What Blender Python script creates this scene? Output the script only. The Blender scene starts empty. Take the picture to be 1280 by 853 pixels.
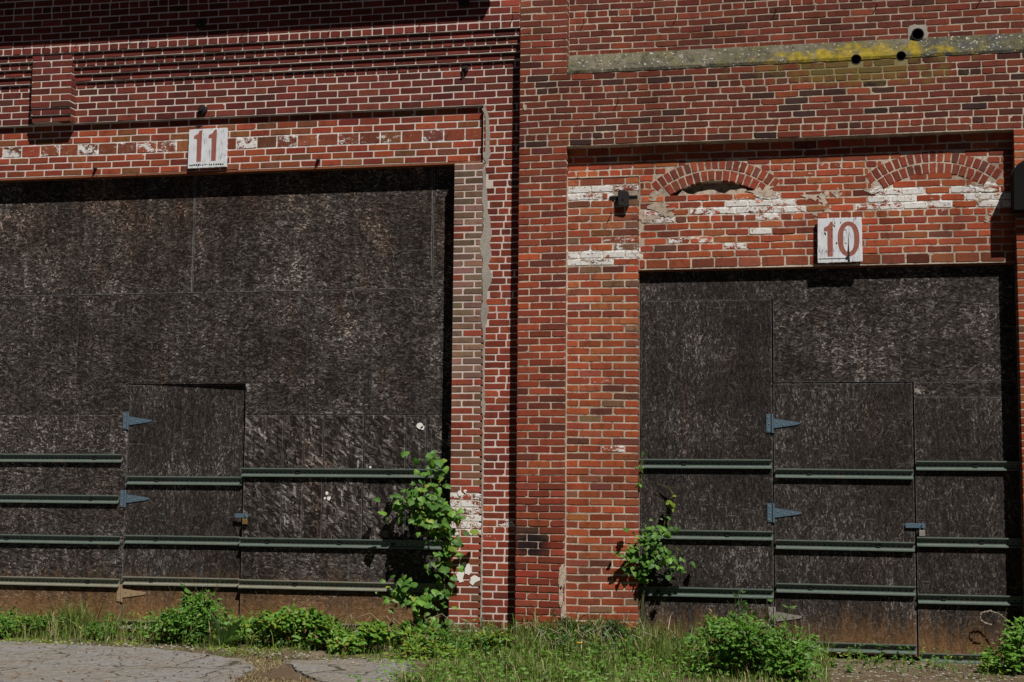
import bpy, bmesh, math, random
from mathutils import Vector, Matrix, noise
R = random.Random(11)
PI = math.pi
scene = bpy.context.scene
col = scene.collection

# ------------------------------------------------------------------ camera
CAM = Vector((2.309, -13.778, 1.379))
yaw, pitch, roll = math.radians(11.596), math.radians(5.867), math.radians(0.527)
fw = Vector((-math.sin(yaw)*math.cos(pitch), math.cos(yaw)*math.cos(pitch), math.sin(pitch)))
rt0 = Vector((math.cos(yaw), math.sin(yaw), 0)); up0 = rt0.cross(fw)
rt = rt0*math.cos(roll) + up0*math.sin(roll); up = up0*math.cos(roll) - rt0*math.sin(roll)
cd = bpy.data.cameras.new('camera'); cam = bpy.data.objects.new('camera', cd); col.objects.link(cam)
mw = Matrix((rt, up, -fw)).transposed().to_4x4(); mw.translation = CAM
cam.matrix_world = mw
cd.sensor_width = 36; cd.lens = 1850/1280*36; cd.clip_end = 2000
scene.camera = cam

# ------------------------------------------------------------------ light
SUN = Vector((0.77, -1.0, 1.65)).normalized()
w = bpy.data.worlds.new('World'); scene.world = w; w.use_nodes = True
nt = w.node_tree; nt.nodes.clear()
wo = nt.nodes.new('ShaderNodeOutputWorld'); bg = nt.nodes.new('ShaderNodeBackground'); sk = nt.nodes.new('ShaderNodeTexSky')
sk.sky_type = 'NISHITA'; sk.sun_disc = False
sk.sun_elevation = math.asin(SUN.z); sk.sun_rotation = math.atan2(SUN.x, SUN.y)
sk.air_density = 0.06; sk.dust_density = 0.0
bg.inputs[1].default_value = 0.05
nt.links.new(sk.outputs[0], bg.inputs[0]); nt.links.new(bg.outputs[0], wo.inputs[0])
ld = bpy.data.lights.new('sun', 'SUN'); ld.energy = 5.0; ld.angle = math.radians(0.5); ld.color = (1, 0.955, 0.89)
lo = bpy.data.objects.new('sun', ld); col.objects.link(lo)
lo.rotation_euler = SUN.to_track_quat('Z', 'Y').to_euler(); lo.location = (4, -8, 12)
vs = scene.view_settings; vs.view_transform = 'Standard'; vs.look = 'None'; vs.exposure = 0.1; vs.gamma = 1
scene.cycles.max_bounces = 6; scene.cycles.use_denoising = True

# ------------------------------------------------------------------ node helpers
class NT:
    def __init__(s, name):
        s.m = bpy.data.materials.new(name); s.m.use_nodes = True
        s.t = s.m.node_tree; s.t.nodes.clear()
        s.out = s.n('ShaderNodeOutputMaterial'); s.b = s.n('ShaderNodeBsdfPrincipled')
        s.l(s.b.outputs[0], s.out.inputs[0]); s.b.inputs['Roughness'].default_value = 0.9
        s.b.inputs['Specular IOR Level'].default_value = 0.2
    def n(s, t, **k):
        x = s.t.nodes.new(t)
        for a, b in k.items(): setattr(x, a, b)
        return x
    def l(s, a, b): s.t.links.new(a, b)
    def put(s, sock, v):
        if hasattr(v, 'is_linked') or isinstance(v, bpy.types.NodeSocket): s.l(v, sock)
        else:
            if isinstance(v, tuple) and len(v) == 3 and sock.type == 'RGBA': v = v + (1,)
            sock.default_value = v
    def pos(s): return s.n('ShaderNodeNewGeometry').outputs['Position']
    def obj(s): return s.n('ShaderNodeTexCoord').outputs['Object']
    def mapping(s, v, scale=(1,1,1), rot=(0,0,0), loc=(0,0,0)):
        x = s.n('ShaderNodeMapping'); s.l(v, x.inputs[0]); x.inputs['Scale'].default_value = scale
        x.inputs['Rotation'].default_value = rot; x.inputs['Location'].default_value = loc; return x.outputs[0]
    def noise(s, v, scale, detail=3, rough=0.55, dist=0):
        x = s.n('ShaderNodeTexNoise'); s.l(v, x.inputs['Vector']); x.inputs['Scale'].default_value = scale
        x.inputs['Detail'].default_value = detail; x.inputs['Roughness'].default_value = rough; x.inputs['Distortion'].default_value = dist
        return x.outputs['Fac']
    def vor(s, v, scale, out='Color', rnd=1.0):
        x = s.n('ShaderNodeTexVoronoi'); s.l(v, x.inputs['Vector']); x.inputs['Scale'].default_value = scale
        x.inputs['Randomness'].default_value = rnd; return x.outputs[out]
    def math(s, op, a, b=0.0, c=0.0, clamp=False):
        x = s.n('ShaderNodeMath', operation=op, use_clamp=clamp)
        for i, v in enumerate((a, b, c)): s.put(x.inputs[i], v)
        return x.outputs[0]
    def rng(s, v, a, b, c=0.0, d=1.0, smooth=False):
        x = s.n('ShaderNodeMapRange'); x.interpolation_type = 'SMOOTHSTEP' if smooth else 'LINEAR'
        s.put(x.inputs[0], v)
        for i, q in enumerate((a, b, c, d)): s.put(x.inputs[i+1], q)
        return x.outputs[0]
    def mix(s, f, a, b, mode='MIX'):
        x = s.n('ShaderNodeMix', data_type='RGBA', blend_type=mode)
        s.put(x.inputs[0], f); s.put(x.inputs[6], a); s.put(x.inputs[7], b); return x.outputs[2]
    def sep(s, v):
        x = s.n('ShaderNodeSeparateXYZ'); s.l(v, x.inputs[0]); return x.outputs
    def comb(s, a, b, c):
        x = s.n('ShaderNodeCombineXYZ')
        for i, v in enumerate((a, b, c)): s.put(x.inputs[i], v)
        return x.outputs[0]
    def attr(s, name):
        x = s.n('ShaderNodeAttribute'); x.attribute_name = name; return x
    def bump(s, h, strength=0.4, dist=0.01):
        x = s.n('ShaderNodeBump'); x.inputs['Strength'].default_value = strength; x.inputs['Distance'].default_value = dist
        s.l(h, x.inputs['Height']); s.l(x.outputs[0], s.b.inputs['Normal'])
    def base(s, c): s.put(s.b.inputs['Base Color'], c)

MAT = {}
def lichen_mask(n, p):
    """yellow-green growth spreading from the pipe holes in the stone band"""
    x, y, z = n.sep(p)
    d1 = n.math('ABSOLUTE', n.math('SUBTRACT', x, 2.72)); d2 = n.math('ABSOLUTE', n.math('SUBTRACT', z, 5.36))
    r = n.math('SQRT', n.math('ADD', n.math('MULTIPLY', n.math('MULTIPLY', d1, d1), 0.24), n.math('MULTIPLY', n.math('MULTIPLY', d2, d2), 5.0)))
    k = n.rng(r, 0.12, 1.0, 1.0, 0.0)
    return n.math('MULTIPLY', n.rng(n.math('ADD', n.math('MULTIPLY', k, 0.62), n.noise(p, 7, 5)), 0.84, 1.06, 0, 1, True), 1.0)

def paint_zones(n, p):
    """where old white paint still clings across bricks and joints"""
    x, y, z = n.sep(p); tot = None
    for x0, x1, z0, z1 in ((1.30,2.15,3.99,4.16),(2.9,4.0,4.03,4.22),(.03,.67,3.58,3.70),(.03,.5,4.17,4.29),(-6.6,-3.6,4.85,4.95),(-3.4,-.95,4.86,4.95)):
        a = n.rng(n.math('ABSOLUTE', n.math('SUBTRACT', x, (x0+x1)/2)), (x1-x0)/2-.12, (x1-x0)/2+.08, 1, 0)
        b = n.rng(n.math('ABSOLUTE', n.math('SUBTRACT', z, (z0+z1)/2)), (z1-z0)/2-.02, (z1-z0)/2+.03, 1, 0)
        q = n.math('MULTIPLY', a, b); tot = q if tot is None else n.math('MAXIMUM', tot, q)
    return tot
def stain(n, p):
    a = n.noise(n.mapping(p, scale=(0.8, 1, 0.45)), 1.0, 5, 0.6); b = n.noise(n.mapping(p, scale=(3.2, 1, 1.6)), 1.0, 5, 0.65)
    return n.rng(n.math('ADD', n.math('MULTIPLY', a, 0.6), n.math('MULTIPLY', b, 0.4)), 0.42, 0.66)
def m_brick():
    n = NT('old_brick'); p = n.pos(); a = n.attr('Col'); a2 = n.attr('Aux')
    f = n.noise(p, 90, 4, 0.65); b = n.noise(p, 14, 3); big = n.noise(p, 1.1, 3)
    c = n.mix(1.0, a.outputs['Color'], n.mix(f, (0.66,0.52,0.42), (1.62,1.42,1.18)), 'MULTIPLY')
    c = n.mix(n.rng(b, 0.52, 0.78, 0, 0.55), c, (0.035,0.016,0.014))
    c = n.mix(n.rng(big, 0.5, 0.72, 0, 0.4), c, n.mix(1.0, c, (0.55,0.5,0.5), 'MULTIPLY'))
    # pale salt bloom and mortar smear
    bl = n.math('MULTIPLY', n.rng(n.noise(p, 24, 5, 0.7), 0.6, 0.78), n.rng(n.noise(p, 2.3, 2), 0.45, 0.7))
    c = n.mix(n.math('MULTIPLY', bl, 0.5), c, (0.36,0.29,0.25))
    # dark pits
    pit = n.rng(n.vor(p, 70, 'Distance'), 0.1, 0.2, 1, 0)
    pit = n.math('MULTIPLY', pit, n.rng(n.noise(p, 9, 2), 0.5, 0.62))
    c = n.mix(n.math('MULTIPLY', pit, 0.8), c, (0.012,0.008,0.007))
    sut = n.rng(n.math('ADD', n.math('POWER', n.math('MULTIPLY', n.math('ADD', n.sep(p)[0], .325), 6.0), 2.0), n.math('POWER', n.math('MULTIPLY', n.math('SUBTRACT', n.sep(p)[2], .9), 9.0), 2.0)), 0.35, 1.5, .92, 0)
    c = n.mix(n.math('MULTIPLY', sut, n.rng(b, .3, .5, .6, 1)), c, (0.006,0.0065,0.008))
    # flaking white paint
    thr = n.math('SUBTRACT', 1.0, n.math('MAXIMUM', a.outputs['Alpha'], n.math('MULTIPLY', paint_zones(n, p), 0.40)))
    pn = n.math('ADD', n.math('MULTIPLY', n.noise(n.mapping(p, scale=(13, 20, 24)), 1.0, 5, 0.75), 0.75), n.math('MULTIPLY', n.noise(p, 75, 3), 0.25))
    pm = n.rng(n.math('SUBTRACT', pn, n.rng(thr, 0, 1, 0.405, 0.75)), 0.0, 0.03)
    c = n.mix(pm, c, n.mix(n.noise(p, 40, 3), (0.50,0.48,0.45), (0.82,0.81,0.79)))
    c = n.mix(n.math('MULTIPLY', stain(n, p), 0.6), c, n.mix(1.0, c, (0.48,0.46,0.44), 'MULTIPLY'))
    lm = lichen_mask(n, p)
    c = n.mix(n.math('MULTIPLY', lm, 0.55), c, n.mix(n.noise(p, 30, 3), (0.10,0.085,0.025), (0.2,0.16,0.03)))
    # greenish damp streaks
    n.base(c)
    h = n.math('ADD', n.math('ADD', f, n.math('MULTIPLY', pm, 0.7)), n.math('MULTIPLY', pit, -1.2)); n.bump(h, 0.55, 0.004)
    MAT['brick'] = n.m
def m_mortar(key, lo, hi, dirt=0.4):
    n = NT('mortar_' + key); p = n.pos()
    c = n.mix(n.noise(p, 45, 5, 0.7), lo, hi)
    c = n.mix(n.rng(n.noise(p, 3.0, 4), 0.5, 0.75, 0, dirt), c, (lo[0]*0.3, lo[1]*0.3, lo[2]*0.27))
    c = n.mix(n.rng(n.noise(p, 120, 2), 0.62, 0.72, 0, 0.6), c, (0.05,0.04,0.035))
    c = n.mix(n.math('MULTIPLY', stain(n, p), 0.75 if key == 'tan' else 0.22), c, n.mix(1.0, c, (0.25,0.22,0.18), 'MULTIPLY'))
    c = n.mix(n.rng(n.noise(p, 17, 4, 0.7), 0.5, 0.66, 0, 0.75 if key == 'tan' else 0.15), c, (lo[0]*0.33, lo[1]*0.26, lo[2]*0.22))
    if key in ('tan', 'pale'):
        pn = n.noise(n.mapping(p, scale=(13, 20, 24)), 1.0, 5, 0.75)
        c = n.mix(n.math('MULTIPLY', n.rng(n.math('ADD', pn, n.math('MULTIPLY', paint_zones(n, p), .07)), .55, .60), n.math('GREATER_THAN', paint_zones(n, p), .05)), c, (0.74,0.73,0.71))
    if key == 'tan': c = n.mix(n.math('MULTIPLY', lichen_mask(n, p), 0.7), c, (0.17,0.14,0.03))
    n.base(c); n.bump(n.noise(p, 110, 5, 0.7), 0.6, 0.006)
    MAT['mortar_' + key] = n.m
def m_stone():
    n = NT('weathered_stone'); p = n.pos(); x, y, z = n.sep(p)
    c = n.mix(n.noise(p, 12, 6, 0.7), (0.05,0.045,0.03), (0.30,0.265,0.19))
    g = n.rng(n.math('ADD', x, n.math('MULTIPLY', n.noise(p, 4, 3), 0.5)), 3.35, 3.6)
    dark = n.mix(n.rng(n.vor(p, 26, 'Distance'), 0.12, 0.32), n.mix(n.noise(p, 60, 3), (0.3,0.29,0.27), (0.6,0.58,0.55)), (0.06,0.06,0.055))
    dark = n.mix(n.noise(p, 8, 3), dark, (0.075,0.075,0.068))
    c = n.mix(g, c, dark)
    c = n.mix(n.rng(n.noise(p, 5, 5, 0.65), 0.45, 0.66, 0, 0.75), c, (0.15,0.135,0.035))
    c = n.mix(n.rng(n.noise(p, 17, 5, 0.7), 0.5, 0.62, 0, 0.85), c, (0.045,0.045,0.034))
    c = n.mix(n.math('MULTIPLY', stain(n, p), .7), c, (0.05,0.048,0.036))
    c = n.mix(n.rng(n.noise(p, 33, 3, 0.6), 0.62, 0.68, 0, 0.8), c, (0.6,0.56,0.5))
    c = n.mix(n.math('MULTIPLY', lichen_mask(n, p), 0.9), c, n.mix(n.rng(n.noise(p, 18, 4), .35, .65), (0.16,0.125,0.014), (0.34,0.245,0.016)))
    n.base(c); n.bump(n.noise(p, 40, 6, 0.7), 0.8, 0.012); MAT['stone'] = n.m

def m_osb(key, angs, length, width, bright, fiber, sheen=0.0):
    n = NT('strand_board_' + key); p = n.pos(); x, y, z = n.sep(p)
    oi = n.n('ShaderNodeObjectInfo'); off = n.math('MULTIPLY', oi.outputs['Random'], 40)
    v0 = n.comb(n.math('ADD', x, off), z, off)
    vd = n.mapping(v0)
    wob = n.noise(v0, 16, 3, .6)
    v0 = n.comb(n.math('ADD', n.math('ADD', x, off), n.math('MULTIPLY', wob, 0.014)), n.math('ADD', z, n.math('MULTIPLY', wob, 0.014)), off)
    val = None
    for i, an in enumerate(angs):
        q = n.mapping(v0, rot=(0, 0, math.radians(an+i*7))); q = n.mapping(q, scale=(1/length, 1/width, 0), loc=(i*3.7, i*1.9, 0))
        cc = n.n('ShaderNodeSeparateColor'); n.l(n.vor(q, 1.0), cc.inputs[0])
        v = cc.outputs[0]
        if val is None: val = v
        else:
            msk = n.rng(n.noise(v0, 13 + 5*i, 2), 0.46, 0.54)
            top = n.math('GREATER_THAN', cc.outputs[1], 0.45)
            f = n.math('MULTIPLY', msk, top)
            val = n.math('ADD', n.math('MULTIPLY', val, n.math('SUBTRACT', 1.0, f)), n.math('MULTIPLY', v, f))
    ff = n.noise(n.mapping(v0, rot=(0,0,math.radians(angs[0])), scale=(25, 190, 1)), 1.0, 4, 0.7)
    f2 = n.noise(v0, 130, 4, 0.7)
    f3 = n.noise(n.mapping(v0, rot=(0,0,math.radians(angs[0])), scale=(50, 62, 1)), 1.0, 5, 0.85, 0.35)
    t = n.math('ADD', n.math('MULTIPLY', val, 0.36 if key == 'osb_flake' else 0.30), n.math('ADD', n.math('MULTIPLY', ff, 0.30*fiber), n.math('ADD', n.math('MULTIPLY', f2, 0.22), n.math('MULTIPLY', f3, 0.42 if key == 'osb_flake' else 0.5))))
    t = n.math('SUBTRACT', n.math('MULTIPLY', t, 1.55), 0.42 if key == 'osb_flake' else 0.40)
    big = n.noise(v0, 1.6, 3)
    strk = n.noise(n.mapping(v0, scale=(14, 0.9, 1)), 1.0, 4, 0.6)
    t = n.math('ADD', t, n.math('ADD', n.rng(big, 0.3, 0.7, -0.10, 0.08), n.rng(strk, 0.35, 0.65, -0.05, 0.05)))
    r = n.n('ShaderNodeValToRGB'); n.l(t, r.inputs[0]); e = r.color_ramp.elements
    e[0].position = 0.34; e[0].color = (0.007,0.0055,0.0048,1); e[1].position = 0.92; e[1].color = (0.23*bright,0.21*bright,0.195*bright,1)
    k = e.new(0.56); k.color = ((0.034,0.027,0.0235,1) if key != 'osb_upright' else (0.027,0.0215,0.0188,1)); k = e.new(0.76); k.color = (0.05*bright,0.0425*bright,0.039*bright,1)
    c = r.outputs[0]
    # rare bleached splinters
    q = n.mapping(v0, rot=(0,0,math.radians(angs[1]+11)), scale=(16, 95, 0)); cc = n.n('ShaderNodeSeparateColor'); n.l(n.vor(q, 1.0), cc.inputs[0])
    sp = n.math('MULTIPLY', n.math('GREATER_THAN', cc.outputs[2], 0.985), n.rng(f2, 0.4, 0.6))
    c = n.mix(n.math('MULTIPLY', sp, 0.45), c, (0.2,0.188,0.175))
    # brown unbleached areas under the lintel
    topb = n.math('MULTIPLY', n.rng(z, 3.3, 4.4), n.rng(n.noise(p, 2.2, 4), 0.35, 0.65))
    c = n.mix(n.math('MULTIPLY', topb, 0.6), c, n.mix(1.0, c, (1.35,0.85,0.55), 'MULTIPLY'))
    rust = n.rng(n.noise(n.mapping(p, scale=(3.0, 1, 0.8)), 1.0, 5, 0.65), 0.58, 0.74, 0, 0.55)
    c = n.mix(rust, c, n.mix(1.0, c, (1.3,0.75,0.45), 'MULTIPLY'))
    # mud splashed up from the ground
    drip = n.noise(n.mapping(p, scale=(16, 1, 2.2)), 1.0, 4, 0.6)
    zl = n.math('SUBTRACT', z, n.math('MULTIPLY', n.math('LESS_THAN', x, -1.0), 0.2))
    mud = n.rng(n.math('ADD', zl, n.math('MULTIPLY', drip, 0.6)), 0.14, 0.72, 1, 0, True)
    mudc = n.mix(n.math('ADD', n.math('MULTIPLY', f2, 0.6), n.math('MULTIPLY', val, .4)), (0.045,0.023,0.01), (0.38,0.20,0.08))
    c = n.mix(n.math('MULTIPLY', mud, 0.85), c, mudc)
    # pale board edges: fraying, plus sunlit seam edges painted in
    ed = n.attr('Edge').outputs['Fac']
    em = n.math('MULTIPLY', n.math('POWER', ed, 3.0), n.rng(n.noise(v0, 22, 5, .75), 0.36, 0.56))
    c = n.mix(n.math('MULTIPLY', em, 0.75), c, (0.18,0.175,0.17))
    n.base(c); n.b.inputs['Roughness'].default_value = 0.85
    h = n.math('ADD', n.math('MULTIPLY', val, 0.6), n.math('ADD', n.math('MULTIPLY', ff, 0.9), f2)); n.bump(h, 0.75, 0.006)
    MAT[key] = n.m
def m_rail(key, c1, c2, dust):
    n = NT('steel_' + key); p = n.pos(); o = n.obj(); x, y, z = n.sep(o)
    c = n.mix(n.noise(p, 30, 4, 0.65), c1, c2)
    c = n.mix(n.rng(n.noise(p, 7, 4), 0.5, 0.75, 0, dust), c, (0.2,0.165,0.115))
    c = n.mix(n.rng(n.noise(p, 55, 3), 0.66, 0.72, 0, 0.8), c, (0.09,0.035,0.015))
    fx = n.math('SUBTRACT', n.math('FRACT', n.math('DIVIDE', x, 0.0508)), 0.5)
    d = n.math('SQRT', n.math('ADD', n.math('POWER', n.math('MULTIPLY', fx, 0.0508), 2.0), n.math('POWER', z, 2.0)))
    hole = n.math('LESS_THAN', d, 0.0075)
    c = n.mix(hole, c, (0.006,0.006,0.006))
    n.base(c); n.b.inputs['Metallic'].default_value = 0.15; n.b.inputs['Roughness'].default_value = 0.55; n.b.inputs['Specular IOR Level'].default_value = 0.4
    n.bump(n.noise(p, 60, 3), 0.15, 0.003); MAT[key] = n.m
def m_plain(key, c1, c2, scale=30, rough=0.8, metal=0.0, spots=None, bump=0.25):
    n = NT(key); p = n.pos()
    c = n.mix(n.noise(p, scale, 5, 0.65), c1, c2)
    if spots: c = n.mix(n.rng(n.noise(p, scale*0.7, 4, 0.7), 0.56, 0.66, 0, 0.85), c, spots)
    n.base(c); n.b.inputs['Roughness'].default_value = rough; n.b.inputs['Metallic'].default_value = metal
    n.bump(n.noise(p, scale*3, 4), bump, 0.004); MAT[key] = n.m
def m_sign():
    n = NT('peeling_white_paint'); p = n.pos()
    st = n.noise(n.mapping(p, scale=(95, 1, 9)), 1.0, 5, 0.72)
    st2 = n.noise(n.mapping(p, scale=(22, 1, 7)), 1.0, 4, 0.7)
    c = n.mix(n.noise(p, 9, 3), (0.50,0.52,0.56), (0.74,0.75,0.77))
    c = n.mix(n.rng(n.math('ADD', n.math('MULTIPLY', st, 0.6), n.math('MULTIPLY', st2, 0.4)), 0.53, 0.60, 0, 0.85), c, (0.13,0.13,0.135))
    n.base(c); n.bump(st, 0.3, 0.003); MAT['sign'] = n.m
    n = NT('faded_red_lettering'); p = n.pos()
    st = n.noise(n.mapping(p, scale=(80, 1, 9)), 1.0, 5, 0.72)
    c = n.mix(n.noise(p, 20, 3), (0.23,0.075,0.055), (0.31,0.105,0.08))
    c = n.mix(n.rng(st, 0.58, 0.68, 0, 0.55), c, (0.5,0.42,0.4)); n.base(c); MAT['sign_red'] = n.m
def m_leaf(key, c1, c2, trans=0.35):
    n = NT('leaf_' + key); a = n.attr('Col'); p = n.pos()
    f = a.outputs['Fac']
    oi = n.n('ShaderNodeObjectInfo')
    c = n.mix(n.math('FRACT', n.math('ADD', f, oi.outputs['Random'])), c1, c2)
    c = n.mix(n.rng(n.noise(p, 60, 3), 0.4, 0.7, 0, 0.3), c, (c1[0]*0.5, c1[1]*0.5, c1[2]*0.5))
    n.base(c); n.b.inputs['Roughness'].default_value = 0.5; n.b.inputs['Specular IOR Level'].default_value = 0.35
    tr = n.n('ShaderNodeBsdfTranslucent'); n.l(n.mix(1.0, c, (1.2,1.3,0.5), 'MULTIPLY'), tr.inputs[0])
    mx = n.n('ShaderNodeMixShader'); mx.inputs[0].default_value = trans
    n.l(n.b.outputs[0], mx.inputs[1]); n.l(tr.outputs[0], mx.inputs[2]); n.l(mx.outputs[0], n.out.inputs[0]); MAT[key] = n.m
def m_ground():
    n = NT('dirt_ground'); p = n.pos()
    c = n.mix(n.noise(p, 18, 6, 0.7), (0.055,0.035,0.02), (0.20,0.145,0.09))
    c = n.mix(n.rng(n.noise(p, 2.2, 4), 0.45, 0.65), c, n.mix(n.noise(p, 60, 3), (0.10,0.075,0.045), (0.30,0.245,0.17)))
    c = n.mix(n.rng(n.vor(p, 55, 'Distance'), 0.1, 0.25, 0.5, 0), c, (0.33,0.30,0.26))
    n.base(c); n.bump(n.noise(p, 30, 6, 0.7), 1.0, 0.03); MAT['dirt'] = n.m
    n = NT('worn_asphalt'); p = n.pos()
    c = n.mix(n.noise(p, 140, 4, 0.75), (0.15,0.145,0.14), (0.42,0.41,0.40))
    c = n.mix(n.rng(n.noise(p, 1.7, 5, .6), 0.42, 0.62, 0, 0.6), c, (0.27,0.225,0.17))
    c = n.mix(n.rng(n.noise(n.mapping(p, scale=(26, 9, 1)), 1.0, 5, .8), 0.35, 0.65, 0, 1), c, n.mix(1.0, c, (0.55,0.54,0.53), 'MULTIPLY'))
    c = n.mix(n.rng(n.noise(n.mapping(p, scale=(13, 5, 1), loc=(3,9,0)), 1.0, 4, .8), 0.58, 0.66, 0, .7), c, (0.06,0.05,0.04))
    c = n.mix(n.rng(n.noise(n.mapping(p, scale=(30, 12, 1), loc=(7,1,0)), 1.0, 3, .7), 0.62, 0.7, 0, .8), c, (0.5,0.47,0.42))
    c = n.mix(n.rng(n.vor(p, 70, 'Distance'), 0.08, 0.2, 0.5, 0), c, (0.42,0.40,0.37))
    c = n.mix(n.rng(n.vor(p, 23, 'Distance'), 0.05, 0.09, 0.9, 0), c, (0.035,0.03,0.025))
    vx = n.n('ShaderNodeTexVoronoi', feature='DISTANCE_TO_EDGE'); wv = n.n('ShaderNodeVectorMath', operation='ADD'); n.l(p, wv.inputs[0]); n.l(n.comb(n.math('MULTIPLY', n.noise(p, 3, 4), .5), n.math('MULTIPLY', n.noise(p, 2.6, 4), .5), 0.0), wv.inputs[1]); n.l(n.mapping(wv.outputs[0], scale=(1,1,0)), vx.inputs['Vector']); vx.inputs['Scale'].default_value = 1.5
    c = n.mix(n.rng(vx.outputs[0], 0.004, 0.014, .85, 0), c, (0.03,0.026,0.02))
    n.base(c); n.bump(n.math('ADD', n.noise(p, 160, 4, 0.7), n.math('MULTIPLY', n.vor(p, 90, 'Distance'), 0.8)), 0.8, 0.008); MAT['asphalt'] = n.m
m_brick()
m_mortar('pale', (0.48,0.40,0.355), (0.75,0.655,0.59), 0.35)
m_mortar('tan', (0.42,0.335,0.26), (0.68,0.57,0.465), 0.45)
m_mortar('grey', (0.25,0.225,0.19), (0.45,0.41,0.36), 0.35)
m_stone()
m_osb('osb_flat', (12, 62, -44), 0.042, 0.013, 1.8, 0.7)
m_osb('osb_flake', (40, 8, 68), 0.095, 0.020, 1.75, 0.8)
m_osb('osb_upright', (84, 58, 108), 0.042, 0.011, 1.0, 0.8)
m_rail('rail_green', (0.06,0.09,0.076), (0.15,0.185,0.16), 0.35)
m_rail('rail_dusty', (0.15,0.16,0.125), (0.27,0.27,0.21), 0.9)
m_plain('galvanised', (0.06,0.105,0.145), (0.125,0.185,0.235), 35, 0.5, 0.3, (0.10,0.13,0.16))
m_plain('dusty_hinge', (0.22,0.15,0.08), (0.34,0.25,0.15), 30)
m_plain('dusty_grey', (0.16,0.15,0.13), (0.27,0.25,0.22), 30)
m_plain('black_iron', (0.008,0.007,0.007), (0.03,0.026,0.026), 40, 0.6)
m_plain('dark_void', (0.004,0.004,0.004), (0.008,0.008,0.008), 20, 0.95)
m_plain('rusty_steel', (0.14,0.045,0.02), (0.26,0.09,0.04), 30, 0.85, 0, (0.05,0.02,0.012))
m_plain('brass', (0.28,0.17,0.05), (0.42,0.27,0.09), 40, 0.45, 0.7)
m_plain('eave_wood', (0.10,0.085,0.07), (0.18,0.15,0.125), 10)
m_plain('shell_wall', (0.12,0.04,0.03), (0.2,0.07,0.05), 6)
m_plain('bird_white', (0.6,0.58,0.54), (0.82,0.8,0.77), 60)
m_plain('pebble', (0.16,0.14,0.115), (0.36,0.32,0.27), 22, 0.9, 0, (0.07,0.055,0.04))
m_plain('dry_bits', (0.05,0.028,0.015), (0.13,0.08,0.04), 40)
m_plain('stem', (0.05,0.055,0.02), (0.11,0.10,0.045), 40)
m_plain('dry_stem', (0.25,0.21,0.15), (0.42,0.37,0.28), 40)
m_plain('yellow_petal', (0.7,0.45,0.01), (0.85,0.6,0.03), 40)
m_sign()
m_leaf('leaf_bright', (0.075,0.20,0.018), (0.19,0.36,0.06))
m_leaf('leaf_mid', (0.05,0.14,0.018), (0.12,0.25,0.045))
m_leaf('leaf_yellow', (0.12,0.21,0.018), (0.30,0.36,0.05))
m_leaf('leaf_dark', (0.02,0.06,0.018), (0.05,0.11,0.03))
m_leaf('leaf_purple', (0.03,0.025,0.02), (0.06,0.055,0.03))
m_leaf('grass_green', (0.05,0.12,0.015), (0.21,0.28,0.06), 0.25)
m_leaf('grass_dry', (0.24,0.20,0.10), (0.46,0.39,0.22), 0.2)
m_leaf('dead_leaf', (0.10,0.05,0.02), (0.2,0.11,0.05), 0.1)
m_leaf('leaf_dock', (0.11,0.22,0.075), (0.19,0.33,0.13), 0.2)
m_ground()
m_plain('low_bounce_ground', (0.028,0.028,0.029), (0.06,0.059,0.058), 60, 0.9)  # for unseen ground, kept dark to weaken light bounced onto the walls

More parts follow.
